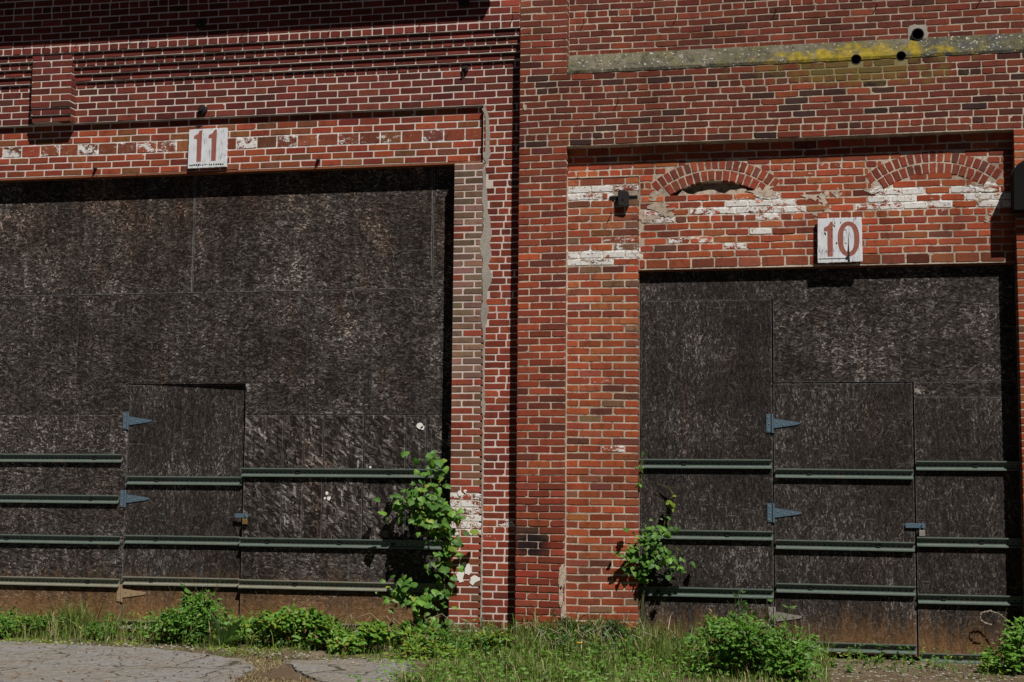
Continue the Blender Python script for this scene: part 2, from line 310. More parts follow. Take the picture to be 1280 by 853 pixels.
# ------------------------------------------------------------------ mesh helpers
def tag(o, label=None, cat=None, group=None, kind=None):
    if label: o['label'] = label
    if cat: o['category'] = cat
    if group: o['group'] = group
    if kind: o['kind'] = kind
    return o
def mesh(name, V, F, mat, parent=None, smooth=False):
    me = bpy.data.meshes.new(name); me.from_pydata(V, [], F); me.materials.append(MAT[mat])
    if smooth: me.polygons.foreach_set('use_smooth', [True]*len(F))
    me.update()
    o = bpy.data.objects.new(name, me); col.objects.link(o)
    if parent: link_parent(o, parent)
    return o
def link_parent(o, parent):
    o.parent = parent
def empty(name, loc=(0,0,0), rz=0):
    o = bpy.data.objects.new(name, None); col.objects.link(o); o.location = loc; o.rotation_euler[2] = rz
    o.empty_display_size = 0.1; return o
class MB:
    def __init__(s): s.V = []; s.F = []
    def add(s, V, F):
        k = len(s.V); s.V += [tuple(v) for v in V]; s.F += [tuple(i+k for i in f) for f in F]
    def box(s, x0, x1, y0, y1, z0, z1):
        s.add([(x0,y0,z0),(x1,y0,z0),(x1,y1,z0),(x0,y1,z0),(x0,y0,z1),(x1,y0,z1),(x1,y1,z1),(x0,y1,z1)],
              [(0,1,5,4),(1,2,6,5),(2,3,7,6),(3,0,4,7),(4,5,6,7),(3,2,1,0)])
    def bbox(s, x0, x1, y0, y1, z0, z1, c=0.004):
        """box with chamfered front edges (front is -Y)"""
        s.add([(x0+c,y0,z0+c),(x1-c,y0,z0+c),(x1-c,y0,z1-c),(x0+c,y0,z1-c),(x0,y0+c,z0),(x1,y0+c,z0),(x1,y0+c,z1),(x0,y0+c,z1),(x0,y1,z0),(x1,y1,z0),(x1,y1,z1),(x0,y1,z1)],
              [(0,1,2,3),(0,4,5,1),(1,5,6,2),(2,6,7,3),(3,7,4,0),(4,8,9,5),(5,9,10,6),(6,10,11,7),(7,11,8,4),(8,11,10,9)])
    def tube(s, pts, rad, n=6, cap=True):
        pts = [Vector(p) for p in pts]; k = len(s.V); m = len(pts)
        for i, p in enumerate(pts):
            d = (pts[min(i+1,m-1)] - pts[max(i-1,0)]).normalized()
            a = d.cross(Vector((0,0,1)) if abs(d.z) < 0.9 else Vector((1,0,0))).normalized(); b = d.cross(a)
            r = rad[i] if isinstance(rad, (list,tuple)) else rad
            for j in range(n):
                t = 2*PI*j/n; s.V.append(tuple(p + (a*math.cos(t) + b*math.sin(t))*r))
        for i in range(m-1):
            for j in range(n):
                q = (j+1) % n; s.F.append((k+i*n+j, k+i*n+q, k+(i+1)*n+q, k+(i+1)*n+j))
        if cap: s.F.append(tuple(k+j for j in range(n))[::-1]); s.F.append(tuple(k+(m-1)*n+j for j in range(n)))
    def prism(s, pts, y0, y1, c=0.0):
        """outline (x,z) pushed from y0 (front) to y1, optional front chamfer"""
        n = len(pts); k = len(s.V)
        cx = sum(p[0] for p in pts)/n; cz = sum(p[1] for p in pts)/n
        if c:
            for x, z in pts:
                L = math.hypot(x-cx, z-cz) or 1; q = min(c/L, 0.4); s.V.append((x+(cx-x)*q, y0, z+(cz-z)*q))
            for x, z in pts: s.V.append((x, y0+c, z))
        else:
            for x, z in pts: s.V.append((x, y0, z))
        for x, z in pts: s.V.append((x, y1, z))
        rings = 3 if c else 2
        s.F.append(tuple(k+i for i in range(n)))
        for r in range(rings-1):
            for i in range(n):
                j = (i+1) % n; s.F.append((k+r*n+j, k+r*n+i, k+(r+1)*n+i, k+(r+1)*n+j))
        s.F.append(tuple(k+(rings-1)*n+i for i in range(n))[::-1])
    def build(s, name, mat, parent=None, smooth=False): return mesh(name, s.V, s.F, mat, parent, smooth)
def fixn(o):
    bm = bmesh.new(); bm.from_mesh(o.data); bmesh.ops.recalc_face_normals(bm, faces=bm.faces); bm.to_mesh(o.data); bm.free(); return o

# ------------------------------------------------------------------ brick machinery
BR = {'L': [], 'R': []}          # every brick of the two buildings
def jit(c, v):
    f = 1 + R.gauss(0, v); return tuple(max(0.004, x*f*(1 + R.gauss(0, v*0.35))) for x in c)
def pick(pal, v=0.16):
    t = R.random()*sum(p[0] for p in pal)
    for wgt, c in pal:
        t -= wgt
        if t <= 0: return jit(c, v)
    return jit(pal[-1][1], v)
MARKS = []                       # (x, z, radius, alpha, colour or None, plane)
def brick(b, sec, x0, x1, z0, z1, y, pal, depth=0.05, rough=0.0022, name='brick', ch=0.0045, pts=None):
    cx, cz = (x0+x1)/2, (z0+z1)/2
    if pts is None:
        j = lambda: R.gauss(0, rough*.5)
        m1, m2 = x0 + (x1-x0)*R.uniform(.35,.65), x0 + (x1-x0)*R.uniform(.35,.65)
        cr = [R.uniform(.002,.005) + abs(R.gauss(0, rough*.8)) for _ in range(4)]
        if R.random() < rough*40: cr[R.randrange(4)] += R.uniform(.005,.016)      # a broken corner
        k = R.uniform(.6,1.5)
        pts = [(x0+cr[0]*k+j(), z0+j()*.5), (m1, z0+j()), (x1-cr[1]*k+j(), z0+j()*.5), (x1+j()*.5, z0+cr[1]+j()), (x1+j()*.5, z1-cr[2]+j()),
               (x1-cr[2]*k+j(), z1+j()*.5), (m2, z1+j()), (x0+cr[3]*k+j(), z1+j()*.5), (x0+j()*.5, z1-cr[3]+j()), (x0+j()*.5, z0+cr[0]+j())]
        wv = .011 if b == 'R' else .005
        pts = [(x, z + wv*noise.noise((x*.9, z*.55, 2.2)) + wv*.35*noise.noise((x*3.3, z*2.4, 7.7))) for x, z in pts]
    colr = pick(pal); alpha = 0.0
    for mx, mz, r, al, cc, yy in MARKS:
        if abs(yy - y) < 0.09 and abs(mx-cx) < r + (x1-x0)*0.45 and abs(mz-cz) < max(r*0.6, 0.03):
            if cc: colr = jit(cc, 0.1)
            alpha = max(alpha, al)
    BR[b].append(dict(sec=sec, pts=pts, y=y - abs(R.gauss(0, 0.0012)), d=depth, c=colr, a=alpha, n=name, ch=ch,
                      area=abs(x1-x0)*abs(z1-z0), cx=cx, cz=cz))
MOD = 0.218
def row(b, sec, x0, x1, z0, h, y, pal, kind='S', off=0.0, joint=0.012, gaps=(), **k):
    """one course; gaps = list of (xa, xb) left free"""
    L = MOD if kind == 'S' else MOD*0.5
    edges = [x0]; x = x0 + (off % L if off % L > 0.045 else L)
    while x < x1 - 0.045: edges.append(x + R.gauss(0, 0.002)); x += L*(1 + R.gauss(0, 0.006))
    edges.append(x1)
    jz = R.gauss(0, 0.0008)
    for a, c in zip(edges[:-1], edges[1:]):
        segs = [(a + (joint/2 if a > x0 else 0), c - (joint/2 if c < x1 else 0))]
        for ga, gb in gaps:
            ns = []
            for s0, s1 in segs:
                if gb <= s0 or ga >= s1: ns.append((s0, s1)); continue
                if ga - s0 > 0.035: ns.append((s0, ga - joint*0.6))
                if s1 - gb > 0.035: ns.append((gb + joint*0.6, s1))
            segs = ns
        for s0, s1 in segs:
            if s1 - s0 > 0.02: brick(b, sec, s0, s1, z0 + joint/2 + jz, z0 + h - joint/2 + jz, y, pal, **k)
def make_bricks(b, root, secs, limit=300):
    L = BR[b]
    def score(r):
        inside = -6.1 < r['cx'] < 4.25 and 0.05 < r['cz'] < 6.25 + (-r['cx'])*0.03
        return (1 if inside else 0, r['area']/((Vector((r['cx'], r['y'], r['cz']))-CAM).length**2))
    byname = {}
    for r in L: byname.setdefault(r['n'], []).append(r)
    for nm, lst in byname.items():
        lst.sort(key=score, reverse=True)
        for i, r in enumerate(lst):
            V, F, C = brick_geo(r)
            if i < limit and score(r)[0]:
                o = mesh(nm, V, F, 'brick', secs[r['sec']]); paint(o, [C]*len(V))
        rest = [r for i, r in enumerate(lst) if not (i < limit and score(r)[0])]
        if rest:
            V, F, C = [], [], []
            for r in rest:
                v, f, c = brick_geo(r); k = len(V); V += v; F += [tuple(q+k for q in g) for g in f]; C += [c]*len(v)
            o = mesh('brickwork' if nm == 'brick' else nm + '_work', V, F, 'brick', root); paint(o, C); o['kind'] = 'stuff'
def brick_geo(r):
    pts = r['pts']; n = len(pts); ch = r['ch']; y = r['y']
    xs = [p[0] for p in pts]; zs = [p[1] for p in pts]; cx, cz = sum(xs)/n, sum(zs)/n
    hw, hh = (max(xs)-min(xs))/2, (max(zs)-min(zs))/2
    kx, kz = 1 - min(ch/hw, .3), 1 - min(ch/hh, .3)
    if r.get('radial'): kx = kz = 0.86
    V = [(cx+(x-cx)*kx, y, cz+(z-cz)*kz) for x, z in pts] + [(x, y+ch*0.9, z) for x, z in pts] + [(x, y+r['d'], z) for x, z in pts]
    F = [tuple(range(n))]
    for q in (0, n):
        for i in range(n):
            j = (i+1) % n; F.append((q+j, q+i, q+n+i, q+n+j))
    return V, F, (*r['c'], r['a'])
def paint(o, C):
    at = o.data.color_attributes.new('Col', 'FLOAT_COLOR', 'POINT')
    at.data.foreach_set('color', [q for c in C for q in c])

# palettes (albedo)
P_FIELD = [(6,(.130,.032,.028)),(4,(.105,.026,.024)),(2,(.155,.045,.032)),(1,(.08,.03,.028))]
P_UPPER = [(6,(.135,.030,.026)),(4,(.11,.025,.023)),(1,(.16,.04,.03))]
P_LINT  = [(4,(.23,.058,.03)),(3,(.175,.040,.026)),(2,(.185,.075,.038)),(1,(.14,.06,.036)),(1,(.24,.06,.03))]
P_STRIP = [(5,(.21,.048,.03)),(3,(.16,.038,.028)),(1,(.25,.065,.034)),(1,(.13,.04,.03))]
P_PALE  = [(4,(.22,.14,.125)),(3,(.18,.13,.105)),(3,(.24,.15,.14)),(2,(.15,.112,.09)),(1,(.19,.055,.037))]
P_PALE2 = [(4,(.22,.055,.036)),(3,(.18,.06,.044)),(2,(.15,.085,.06)),(2,(.24,.07,.04))]
P_PIL   = [(5,(.215,.052,.029)),(3,(.175,.045,.029)),(2,(.12,.038,.029)),(1,(.29,.068,.03))]
P_PILLO = [(5,(.185,.038,.025)),(3,(.16,.040,.028)),(1,(.21,.048,.027))]
P_PILUP = [(4,(.17,.05,.032)),(3,(.145,.042,.03)),(2,(.12,.042,.03)),(1,(.20,.07,.04))]
P_SPAN  = [(5,(.15,.040,.026)),(4,(.125,.036,.025)),(2,(.09,.030,.025)),(2,(.05,.026,.024)),(1,(.20,.05,.028))]
P_TOP   = [(5,(.165,.046,.03)),(4,(.14,.04,.03)),(2,(.10,.034,.028)),(1,(.20,.06,.038))]
P_INFIL = [(6,(.275,.070,.034)),(3,(.225,.058,.033)),(2,(.185,.062,.044)),(2,(.30,.105,.050)),(1,(.12,.046,.036)),(1,(.17,.10,.07))]
P_BAY   = [(6,(.29,.072,.034)),(4,(.25,.060,.034)),(2,(.18,.048,.034)),(2,(.32,.105,.048)),(1,(.13,.055,.045))]
P_ARCH  = [(5,(.21,.055,.037)),(3,(.17,.05,.038)),(1,(.25,.07,.04)),(1,(.125,.05,.042))]
P_TALL  = [(3,(.20,.058,.035)),(2,(.155,.048,.032)),(2,(.22,.085,.048)),(1,(.14,.06,.04))]

# painted / sooty bricks seen on the walls
for x, z, r, a in [(.22,4.262,.06,.95),(.475,4.254,.05,.8),(.105,4.19,.06,.9),(.53,3.75,.08,.6),(.21,3.68,.05,.75),(.13,3.61,.07,.95),(.36,3.61,.07,.95),(.59,3.61,.06,.9),
                   (.44,1.772,.07,.65),(.23,2.42,.04,.4),(.28,2.05,.05,.35)]:
    MARKS.append((x, z, r, a, None, .03))
for x, z, r, a in [(1.341,4.05,.04,.75),(1.70,4.13,.05,.8),(1.864,4.141,.08,.95),(1.64,4.055,.12,.9),(1.974,4.05,.1,.9),(2.085,4.12,.05,.85),(1.90,3.985,.07,.8),(1.787,3.85,.05,.95),(1.62,3.72,.03,.85),
                   (.787,4.0,.09,.9),(.95,3.99,.05,.8),(1.151,3.78,.04,.7),(3.066,4.12,.1,.95),(3.35,4.06,.06,.9),(3.21,4.06,.08,.95),(2.95,4.06,.06,.8),(3.55,3.94,.05,.95),(3.74,4.18,.06,.95),(3.90,4.10,.12,.95),
                   (3.05,4.46,.03,.8),(2.50,4.46,.07,.55),(2.30,4.39,.05,.45),(1.72,4.13,.1,.6),(3.47,3.95,.04,.6)]:
    MARKS.append((x, z, r, a, None, .11))
MARKS += [(-.285,.935,.05,0,(.004,.004,.005),0),(-.36,.865,.05,0,(.004,.004,.005),0),(-.40,.935,.04,0,(.05,.02,.016),0),(-.2,.86,.03,0,(.09,.025,.018),0),(-.33,1.0,.06,0,(.06,.03,.024),0)]
MARKS += [(-.97,1.14,.14,.78,None,.13),(-.97,1.21,.14,.84,None,.13),(-.97,1.28,.14,.72,None,.13),(-.97,1.08,.14,.76,None,.13),(-1.0,.99,.08,.6,None,.13),(-.64,1.05,.06,.6,None,.13),(-.58,1.10,.05,.7,None,.13),(-.66,.98,.06,.45,None,.13),(-1.08,1.38,.04,.6,None,.13)]
for i in range(7): MARKS.append((-5.9+i*.42+R.uniform(-.1,.1), 4.90, .07, R.choice((.4,.55,.7,.8)), None, .175))
for x, a in [(-2.65,.45),(-2.95,.6),(-2.5,.4),(-2.2,.6),(-1.9,.55),(-1.35,.6),(-.98,.5),(-3.3,.4)]: MARKS.append((x, 4.90, .06, a, None, .175))

# ------------------------------------------------------------------ ground and setting
def sheet(name, pts, z, mat, kind='structure'):
    o = mesh(name, [(x, y, z) for x, y in pts], [tuple(range(len(pts)))], mat); o['kind'] = kind; return o
def ragged(pts, step=0.07, amp=0.035):
    out = []
    for (a, b), (c, d) in zip(pts, pts[1:]+pts[:1]):
        n = max(1, min(140, int(math.hypot(c-a, d-b)/step)))
        for i in range(n):
            t = i/n; out.append((a+(c-a)*t + R.gauss(0, amp*.5), b+(d-b)*t + R.gauss(0, amp*.5)))
    return out
def gz(x, y):      # ground level: a low bank of soil against the wall
    e = max(0.0, 1 - abs(y+0.1)/1.2)
    return -0.106 + 0.03*e*e + 0.02*noise.noise((x*1.3, y*1.3, 3.1)) + 0.008*noise.noise((x*7, y*7, 1.7))
V, F = [], []
nx, ny = 150, 70
xs = [-9+15.5*i/nx for i in range(nx+1)]; ys = [0.35-6.5*j/ny for j in range(ny+1)]
for yv in ys:
    for xv in xs: V.append((xv, yv, gz(xv, yv)))
for j in range(ny):
    for i in range(nx):
        a = j*(nx+1)+i; F.append((a, a+nx+1, a+nx+2, a+1))
o = mesh('ground_bank', V, F, 'dirt', smooth=True); o['kind'] = 'structure'
sheet('ground', [(-400,-400),(400,-400),(400,400),(-400,400)], -0.18, 'low_bounce_ground')
sheet('low_bounce_ground', [(-60,-60),(60,-60),(60,-4.85),(-60,-4.85)], -0.1, 'low_bounce_ground')  # added out of view, dark so the wall shadows stay deep
edge = [(-8.9,-.42),(-7,-.45),(-5.4,-.53),(-4.5,-.66),(-3.7,-.75),(-3.05,-1.12),(-2.62,-1.35),(-2.3,-1.95),(-2.12,-2.75),(-2.0,-3.6),(-1.7,-4.6)]
lot = ragged(edge)[:-140] if False else None
E1 = []
for (a, b), (c, d) in zip(edge, edge[1:]):
    n = int(math.hypot(c-a, d-b)/0.06)
    for i in range(n):
        t = i/n; x, y = a+(c-a)*t, b+(d-b)*t
        E1.append((x + 0.05*noise.noise((x*3, y*3, 0)) + R.gauss(0,.01), y + 0.09*noise.noise((x*3, y*3, 5)) + R.gauss(0,.012)))
outl = E1 + [(-1.6,-4.9),(-9,-4.9)]
zt = -0.085
n = len(outl)
o = mesh('asphalt_lot', [(x,y,zt) for x,y in outl] + [(x,y,-.2) for x,y in outl], [tuple(range(n))[::-1]] + [(i,(i+1)%n,(i+1)%n+n,i+n) for i in range(n)], 'asphalt'); fixn(o); o['kind'] = 'structure'
cp = ragged([(-2.25,-1.30),(-1.95,-1.22),(-1.42,-.92),(-1.15,-1.15),(-.95,-1.8),(-.88,-2.5),(-1.2,-2.9),(-1.75,-2.2)], .05, .03)
n = len(cp)
o = mesh('broken_pavement', [(x,y,-.088) for x,y in cp] + [(x,y,-.2) for x,y in cp], [tuple(range(n))] + [(i,(i+1)%n,(i+1)%n+n,i+n) for i in range(n)], 'asphalt'); fixn(o); o['kind'] = 'structure'

# ------------------------------------------------------------------ left building (door 11)
LB = empty('brick_warehouse', (-3.8, 0.13, -0.1))
tag(LB, 'dark red brick warehouse front with corbelled cornice around the wide boarded doorway 11', 'building', 'brick warehouse fronts')
RB = empty('brick_warehouse', (2.0, 0.0, -0.1))
tag(RB, 'orange red brick warehouse front with mossy stone band and two arches over doorway 10', 'building', 'brick warehouse fronts')
def under(o, p):      # parent without moving the mesh built in world coordinates
    o.parent = p; o.matrix_parent_inverse = p.matrix_world.inverted()
bpy.context.view_layer.update()
def link_parent(o, parent):
    q = parent; M = Matrix.Identity(4)
    chain = []
    while q: chain.append(q); q = q.parent
    for q in reversed(chain): M = M @ q.matrix_parent_inverse @ Matrix.LocRotScale(q.location, q.rotation_euler, q.scale)
    o.parent = parent; o.matrix_parent_inverse = M.inverted()
SEC = {}
def core(sec, b, boxes, mat, name):
    mb = MB()
    for q in boxes: mb.box(*q)
    SEC[sec] = mb.build(name, mat, LB if b == 'L' else RB)
HL = 0.0722; ZL = 4.63; ZLEDGE = 5.178; ZC = ZLEDGE + 10*HL
RC = 0.0027
# upper wall, flush with the pier
core('L_up', 'L', [(-8.9,-.468,RC,.36,ZC,6.98)], 'mortar_pale', 'upper_wall')
for i in range(15):
    kind = 'H' if i in (0, 6, 12) else 'S'
    row('L', 'L_up', -8.9, -.468, ZC+i*HL, HL, 0.0, P_UPPER, kind, off=(i%2)*MOD/2+.06, joint=.0105, depth=.04)
# corbel table: every course steps back
core('L_corb', 'L', [(-8.9,-.468,.026*(r+1)+RC,.36,ZC-(r+1)*HL,ZC-r*HL) for r in range(5)], 'mortar_pale', 'cornice')
for r in range(5):
    row('L', 'L_corb', -8.9, -.468, ZC-(r+1)*HL, HL, .026*(r+1), P_UPPER, 'H' if r in (1,4) else 'S', off=(.1,.03,.05,.16,.07)[r], joint=.0105, depth=.04, name='corbel_brick', gaps=[(-5.676,-5.218)] if r == 0 else ())
# field
core('L_field', 'L', [(-8.9,-.468,.13+RC,.36,ZLEDGE,ZC-5*HL)], 'mortar_pale', 'wall_field')
for i in range(5):
    row('L', 'L_field', -8.9, -.468, ZLEDGE+i*HL, HL, .13, P_FIELD, 'S', off=(i%2)*MOD/2+.02*(i==3), joint=.011)
# bracket pier
bx0, bx1 = -5.672, -5.222
core('L_brk', 'L', [(bx0+.004,bx1-.004,.016+RC,.2,ZLEDGE+2*HL,ZC-.002),(bx0+.004,bx1-.004,.03+RC,.2,ZLEDGE+HL,ZLEDGE+2*HL),(bx0+.004,bx1-.004,.05+RC,.2,ZLEDGE+.004,ZLEDGE+HL)], 'mortar_pale', 'bracket_pier')
for i in range(10):
    row('L', 'L_brk', bx0, bx1, ZLEDGE+i*HL, HL, (.05,.03)[i] if i < 2 else .016, P_FIELD, 'S', off=(.112 if i%2 else .224), joint=.0105, depth=.13)
# recessed lintel panel
core('L_lint', 'L', [(-8.9,-.852,.175+RC,.36,ZL,ZLEDGE)], 'mortar_pale', 'lintel_panel')
hz = 0.0705; tall = ZLEDGE - ZL - 6*hz
z = ZL
for i in range(7):
    h = tall if i == 3 else hz
    row('L', 'L_lint', -8.9, -.852, z, h, .175, P_TALL if i == 3 else P_LINT, 'S', off=(.05,.16,.09,.02,.15,.04,.13)[i], joint=.012, name='brick')
    z += h
# red strip beside the pier, with its ragged left edge
hs = 0.0686
core('L_strip', 'L', [(-.852,-.468,.13+RC,.36,-.3,ZLEDGE)], 'mortar_pale', 'jamb_wall')
nrow = int((ZLEDGE+.3)/hs)
for i in range(nrow):
    z0 = ZLEDGE-(i+1)*hs
    left = -.848 if z0 > 4.62 else -.80 + (0.03*math.sin(i*1.9)+R.uniform(-.02,.03) if 2.9 < z0 < 4.65 else 0.0)
    if z0 < 2.9: left = -.812
    pat = i % 3
    row('L', 'L_strip', left, -.468, z0, hs, .13, P_STRIP, 'S' if pat else R.choice('SH'), off=(.11,.21,.14)[pat], joint=.012, rough=.003)
# pale rebuilt jamb pier
core('L_jamb', 'L', [(-1.136,-.822,.13+RC,.36,-.3,4.60)], 'mortar_pale', 'jamb_pier')
nrow = int(4.9/hs)
for i in range(nrow):
    z0 = 4.60-(i+1)*hs
    pal = P_PALE if z0 > 2.45 else (P_PALE2 if z0 < 1.9 else P_PALE2 + [(5,(.20,.12,.09))])
    row('L', 'L_jamb', -1.14, -.828, z0, hs, .13, pal, 'S', off=(.218 if i%2 else .105), joint=.0125, depth=.1, rough=.0016)
# smeared grey mortar down the joint between old and new brick
mp = [(-.862,5.14),(-.83,5.16),(-.795,5.05),(-.785,4.9),(-.79,4.75),(-.775,4.67),(-.80,4.60),(-.83,4.54),(-.822,4.4),(-.80,4.25),(-.80,4.12),(-.765,4.02),(-.758,3.86),(-.775,3.78),(-.755,3.66),(-.79,3.58),
      (-.75,3.50),(-.752,3.41),(-.79,3.33),(-.80,3.22),(-.77,3.13),(-.79,3.08),(-.812,2.9),(-.812,2.3),(-.80,2.2),(-.812,2.1),(-.812,.9),(-.816,.0),
      (-.826,.0),(-.828,.9),(-.828,2.1),(-.838,2.25),(-.83,2.4),(-.828,2.9),(-.86,3.1),(-.835,3.25),(-.85,3.5),(-.835,3.62),(-.87,3.72),(-.875,3.82),(-.845,3.9),(-.84,4.1),(-.86,4.25),(-.85,4.42),(-.86,4.52),(-.82,4.6),(-.85,4.66),(-.83,4.72),(-.825,4.9),(-.83,5.04)]
fine = []
for (a, b), (c, d) in zip(mp, mp[1:]+mp[:1]):
    n = max(1, int(math.hypot(c-a, d-b)/.03))
    for i in range(n): fine.append((a+(c-a)*i/n + R.gauss(0,.0035), b+(d-b)*i/n + R.gauss(0,.003)))
def patch(pts, y0, y1, mat, parent, name='mortar_patch'):
    me = bpy.data.meshes.new(name); bm = bmesh.new()
    vs_ = [bm.verts.new((x, y0, z)) for x, z in pts]; f = bm.faces.new(vs_)
    if f.normal.y > 0: f.normal_flip()
    r = bmesh.ops.extrude_face_region(bm, geom=[f])
    for v in [g for g in r['geom'] if isinstance(g, bmesh.types.BMVert)]: v.co.y = y1
    bmesh.ops.triangulate(bm, faces=[q for q in bm.faces if len(q.verts) > 4]); bmesh.ops.recalc_face_normals(bm, faces=bm.faces)
    bm.to_mesh(me); bm.free(); me.materials.append(MAT[mat]); o = bpy.data.objects.new(name, me); col.objects.link(o); link_parent(o, parent); return o
patch(fine, .1265, .16, 'mortar_grey', LB)
# steel under the lintel, eave and gutter above the frame, building behind
mb = MB(); mb.box(-8.9,-.86,.178,.34,ZL-.014,ZL-.001); mb.box(-8.9,-.86,.176,.186,ZL-.022,ZL-.013); mb.build('steel_lintel', 'rusty_steel', LB)
ev = MB(); ev.box(-8.9,-.43,-.44,.0,6.93,6.985); ev.box(-8.9,-.43,-.46,-.44,6.86,7.05); e_ = ev.build('roof_eave', 'eave_wood', LB)
g = MB(); pr = [(-.46-.0,6.98)] + [(-.51+.05*math.cos(t), 6.93+.055*math.sin(t)) for t in [PI*2-PI*k/8 for k in range(9)]][::1]
V = []; F = []
for xv in (-8.9, -.425):
    for (yy, zz) in pr: V.append((xv, yy, zz))
k = len(pr)
for i in range(k-1): F.append((i, i+1, k+i+1, k+i))
F.append(tuple(range(k))); F.append(tuple(range(k, 2*k)))
mesh('gutter', V, F, 'eave_wood', e_)
sh = MB(); sh.box(-8.9,-.2,.362,9,-.3,6.93); sh.build('building_shell', 'shell_wall', LB)

# ------------------------------------------------------------------ right building (door 10)
HR = 0.0685
# main pier between the two fronts
core('R_pil', 'R', [(-.464+.004,-.003,RC,.36,1.55,6.98),(-.464+.006,-.005,.0065,.36,-.3,1.55)], 'mortar_tan', 'corner_pier')
zi = 4.70; i = 0
nlow = int((zi+.3)/HR)
for i in range(nlow):
    z0 = zi-(i+1)*HR
    pal = P_PIL if z0 > R.uniform(1.0,2.4) else P_PILLO
    sx = 0.0 if z0 > .16 else R.uniform(.01,.05)
    row('R', 'R_pil', -.466-R.uniform(0,.003)+sx, 0.0+R.uniform(-.003,.003), z0, HR, 0.0, pal, 'S', off=(.227 if i%2 else .113), joint=.011, depth=.12, rough=.0028 if z0 > 1.55 else .0042)
# spandrel over the bay, continuous with the pier
hsn = (5.41-4.70)/11
core('R_span', 'R', [(-.003,5.6,RC,.36,4.70,5.41)], 'mortar_tan', 'spandrel')
for i in range(11):
    row('R', 'R_span', -.466, 5.6, 4.70+i*hsn, hsn, 0.0, P_SPAN, 'H' if i in (1, 8) else 'S', off=(i%2)*MOD/2+R.uniform(.02,.09), joint=.0105, rough=.0034, depth=.06, gaps=[(2.722-.058,2.722+.058),(3.128-.054,3.128+.054)] if i == 10 else ())
# pier above the band and the wall above
for i in range(23):
    row('R', 'R_pil', -.466, 0.0, 5.41+i*HR, HR, 0.0, P_PILUP, 'S', off=(.227 if i%2 else .113), joint=.0105, depth=.12, rough=.0032)
core('R_top', 'R', [(.0,5.6,.10+RC,.36,5.6,6.98)], 'mortar_tan', 'upper_wall')
HOLE3 = (3.285, 5.652)
for i in range(21):
    z0 = 5.60+i*.066
    gp = [(HOLE3[0]-.075, HOLE3[0]+.075)] if z0 < HOLE3[1]+.075 and z0+.066 > HOLE3[1]-.07 else []
    row('R', 'R_top', .004, 5.6, z0, .066, .10, P_TOP, 'H' if i in (6, 12) else 'S', off=(i%2)*MOD/2+.07+R.uniform(-.03,.03), joint=.0105, rough=.0032, gaps=gp)
# stone band with three drilled holes
def stone(x0, x1):
    nu, nv = max(3, int((x1-x0)/.05)), 5
    V, F = [], []
    prof = [(-.004,5.413),(-.008,5.44),(.022,5.50),(.06,5.56),(.09,5.615),(.105,5.628)]
    for i in range(nu+1):
        x = x0+.0008+(x1-x0-.0016)*i/nu
        for (y, z) in prof:
            q = .007*noise.noise((x*9, z*14, y*3)) ; e = .002 if i in (0, nu) else 0
            V.append((x, y+q+e, z+q*.6))
    k = len(prof); b0 = len(V)
    for i in range(nu+1):
        x = x0+.0008+(x1-x0-.0016)*i/nu; V.append((x, .30, 5.413)); V.append((x, .30, 5.628))
    for i in range(nu):
        for j in range(k-1): F.append((i*k+j, (i+1)*k+j, (i+1)*k+j+1, i*k+j+1))
        a = b0+2*i; F.append((i*k+k-1, (i+1)*k+k-1, a+3, a+1)); F.append((a, a+2, (i+1)*k, i*k)); F.append((a+1, a+3, a+2, a))
    for i in (0, nu):
        F.append(tuple([i*k+j for j in range(k)] + [b0+2*i+1, b0+2*i]))
    return fixn(mesh('stone_block', V, F, 'stone', BAND, smooth=False))
BAND = empty('stone_band', (2.2, .05, 5.41)); link_parent(BAND, RB)
blocks = [stone(a, b) for a, b in [(.002,.9),(.9,1.84),(1.84,2.55),(2.55,3.19),(3.19,3.9),(3.9,4.57),(4.57,5.55)]]
holes = [(2.722,5.42,.048,.02), (3.128,5.432,.046,.02), (HOLE3[0],HOLE3[1],.058,.10)]
def cut(o, cutters):
    for c in cutters:
        m = o.modifiers.new('hole', 'BOOLEAN'); m.object = c; m.operation = 'DIFFERENCE'; m.solver = 'EXACT'
    dg = bpy.context.evaluated_depsgraph_get(); me = bpy.data.meshes.new_from_object(o.evaluated_get(dg))
    o.modifiers.clear(); o.data = me
cs = []
for hx, hzz, r, y in holes:
    mb = MB(); mb.tube([(hx,-.2,hzz-.008),(hx,.31,hzz+.008)], r, 20); cs.append(fixn(mb.build('cutter', 'dark_void')))
bpy.context.view_layer.update()
cut(blocks[3], cs[:2]); cut(blocks[2], cs[:1]); cut(blocks[4], cs[2:]); cut(SEC['R_top'], cs[2:]); cut(SEC['R_span'], cs[:2])
for c in cs: bpy.data.objects.remove(c)
for hx, hzz, r, y in holes:
    k = 18; V = []; F = []
    for (yy, rr) in ((y-.03 if y > .05 else .0, r*1.0), (y-.03 if y > .05 else .0, r*.86), (.29, r*.86)):
        for j in range(k): V.append((hx+rr*math.cos(2*PI*j/k), yy, hzz+rr*math.sin(2*PI*j/k)))
    for q in (0, 1):
        for j in range(k): F.append((q*k+j, q*k+(j+1)%k, (q+1)*k+(j+1)%k, (q+1)*k+j))
    F.append(tuple(range(2*k, 3*k))); mesh('pipe_sleeve', V, F, 'black_iron', RB)
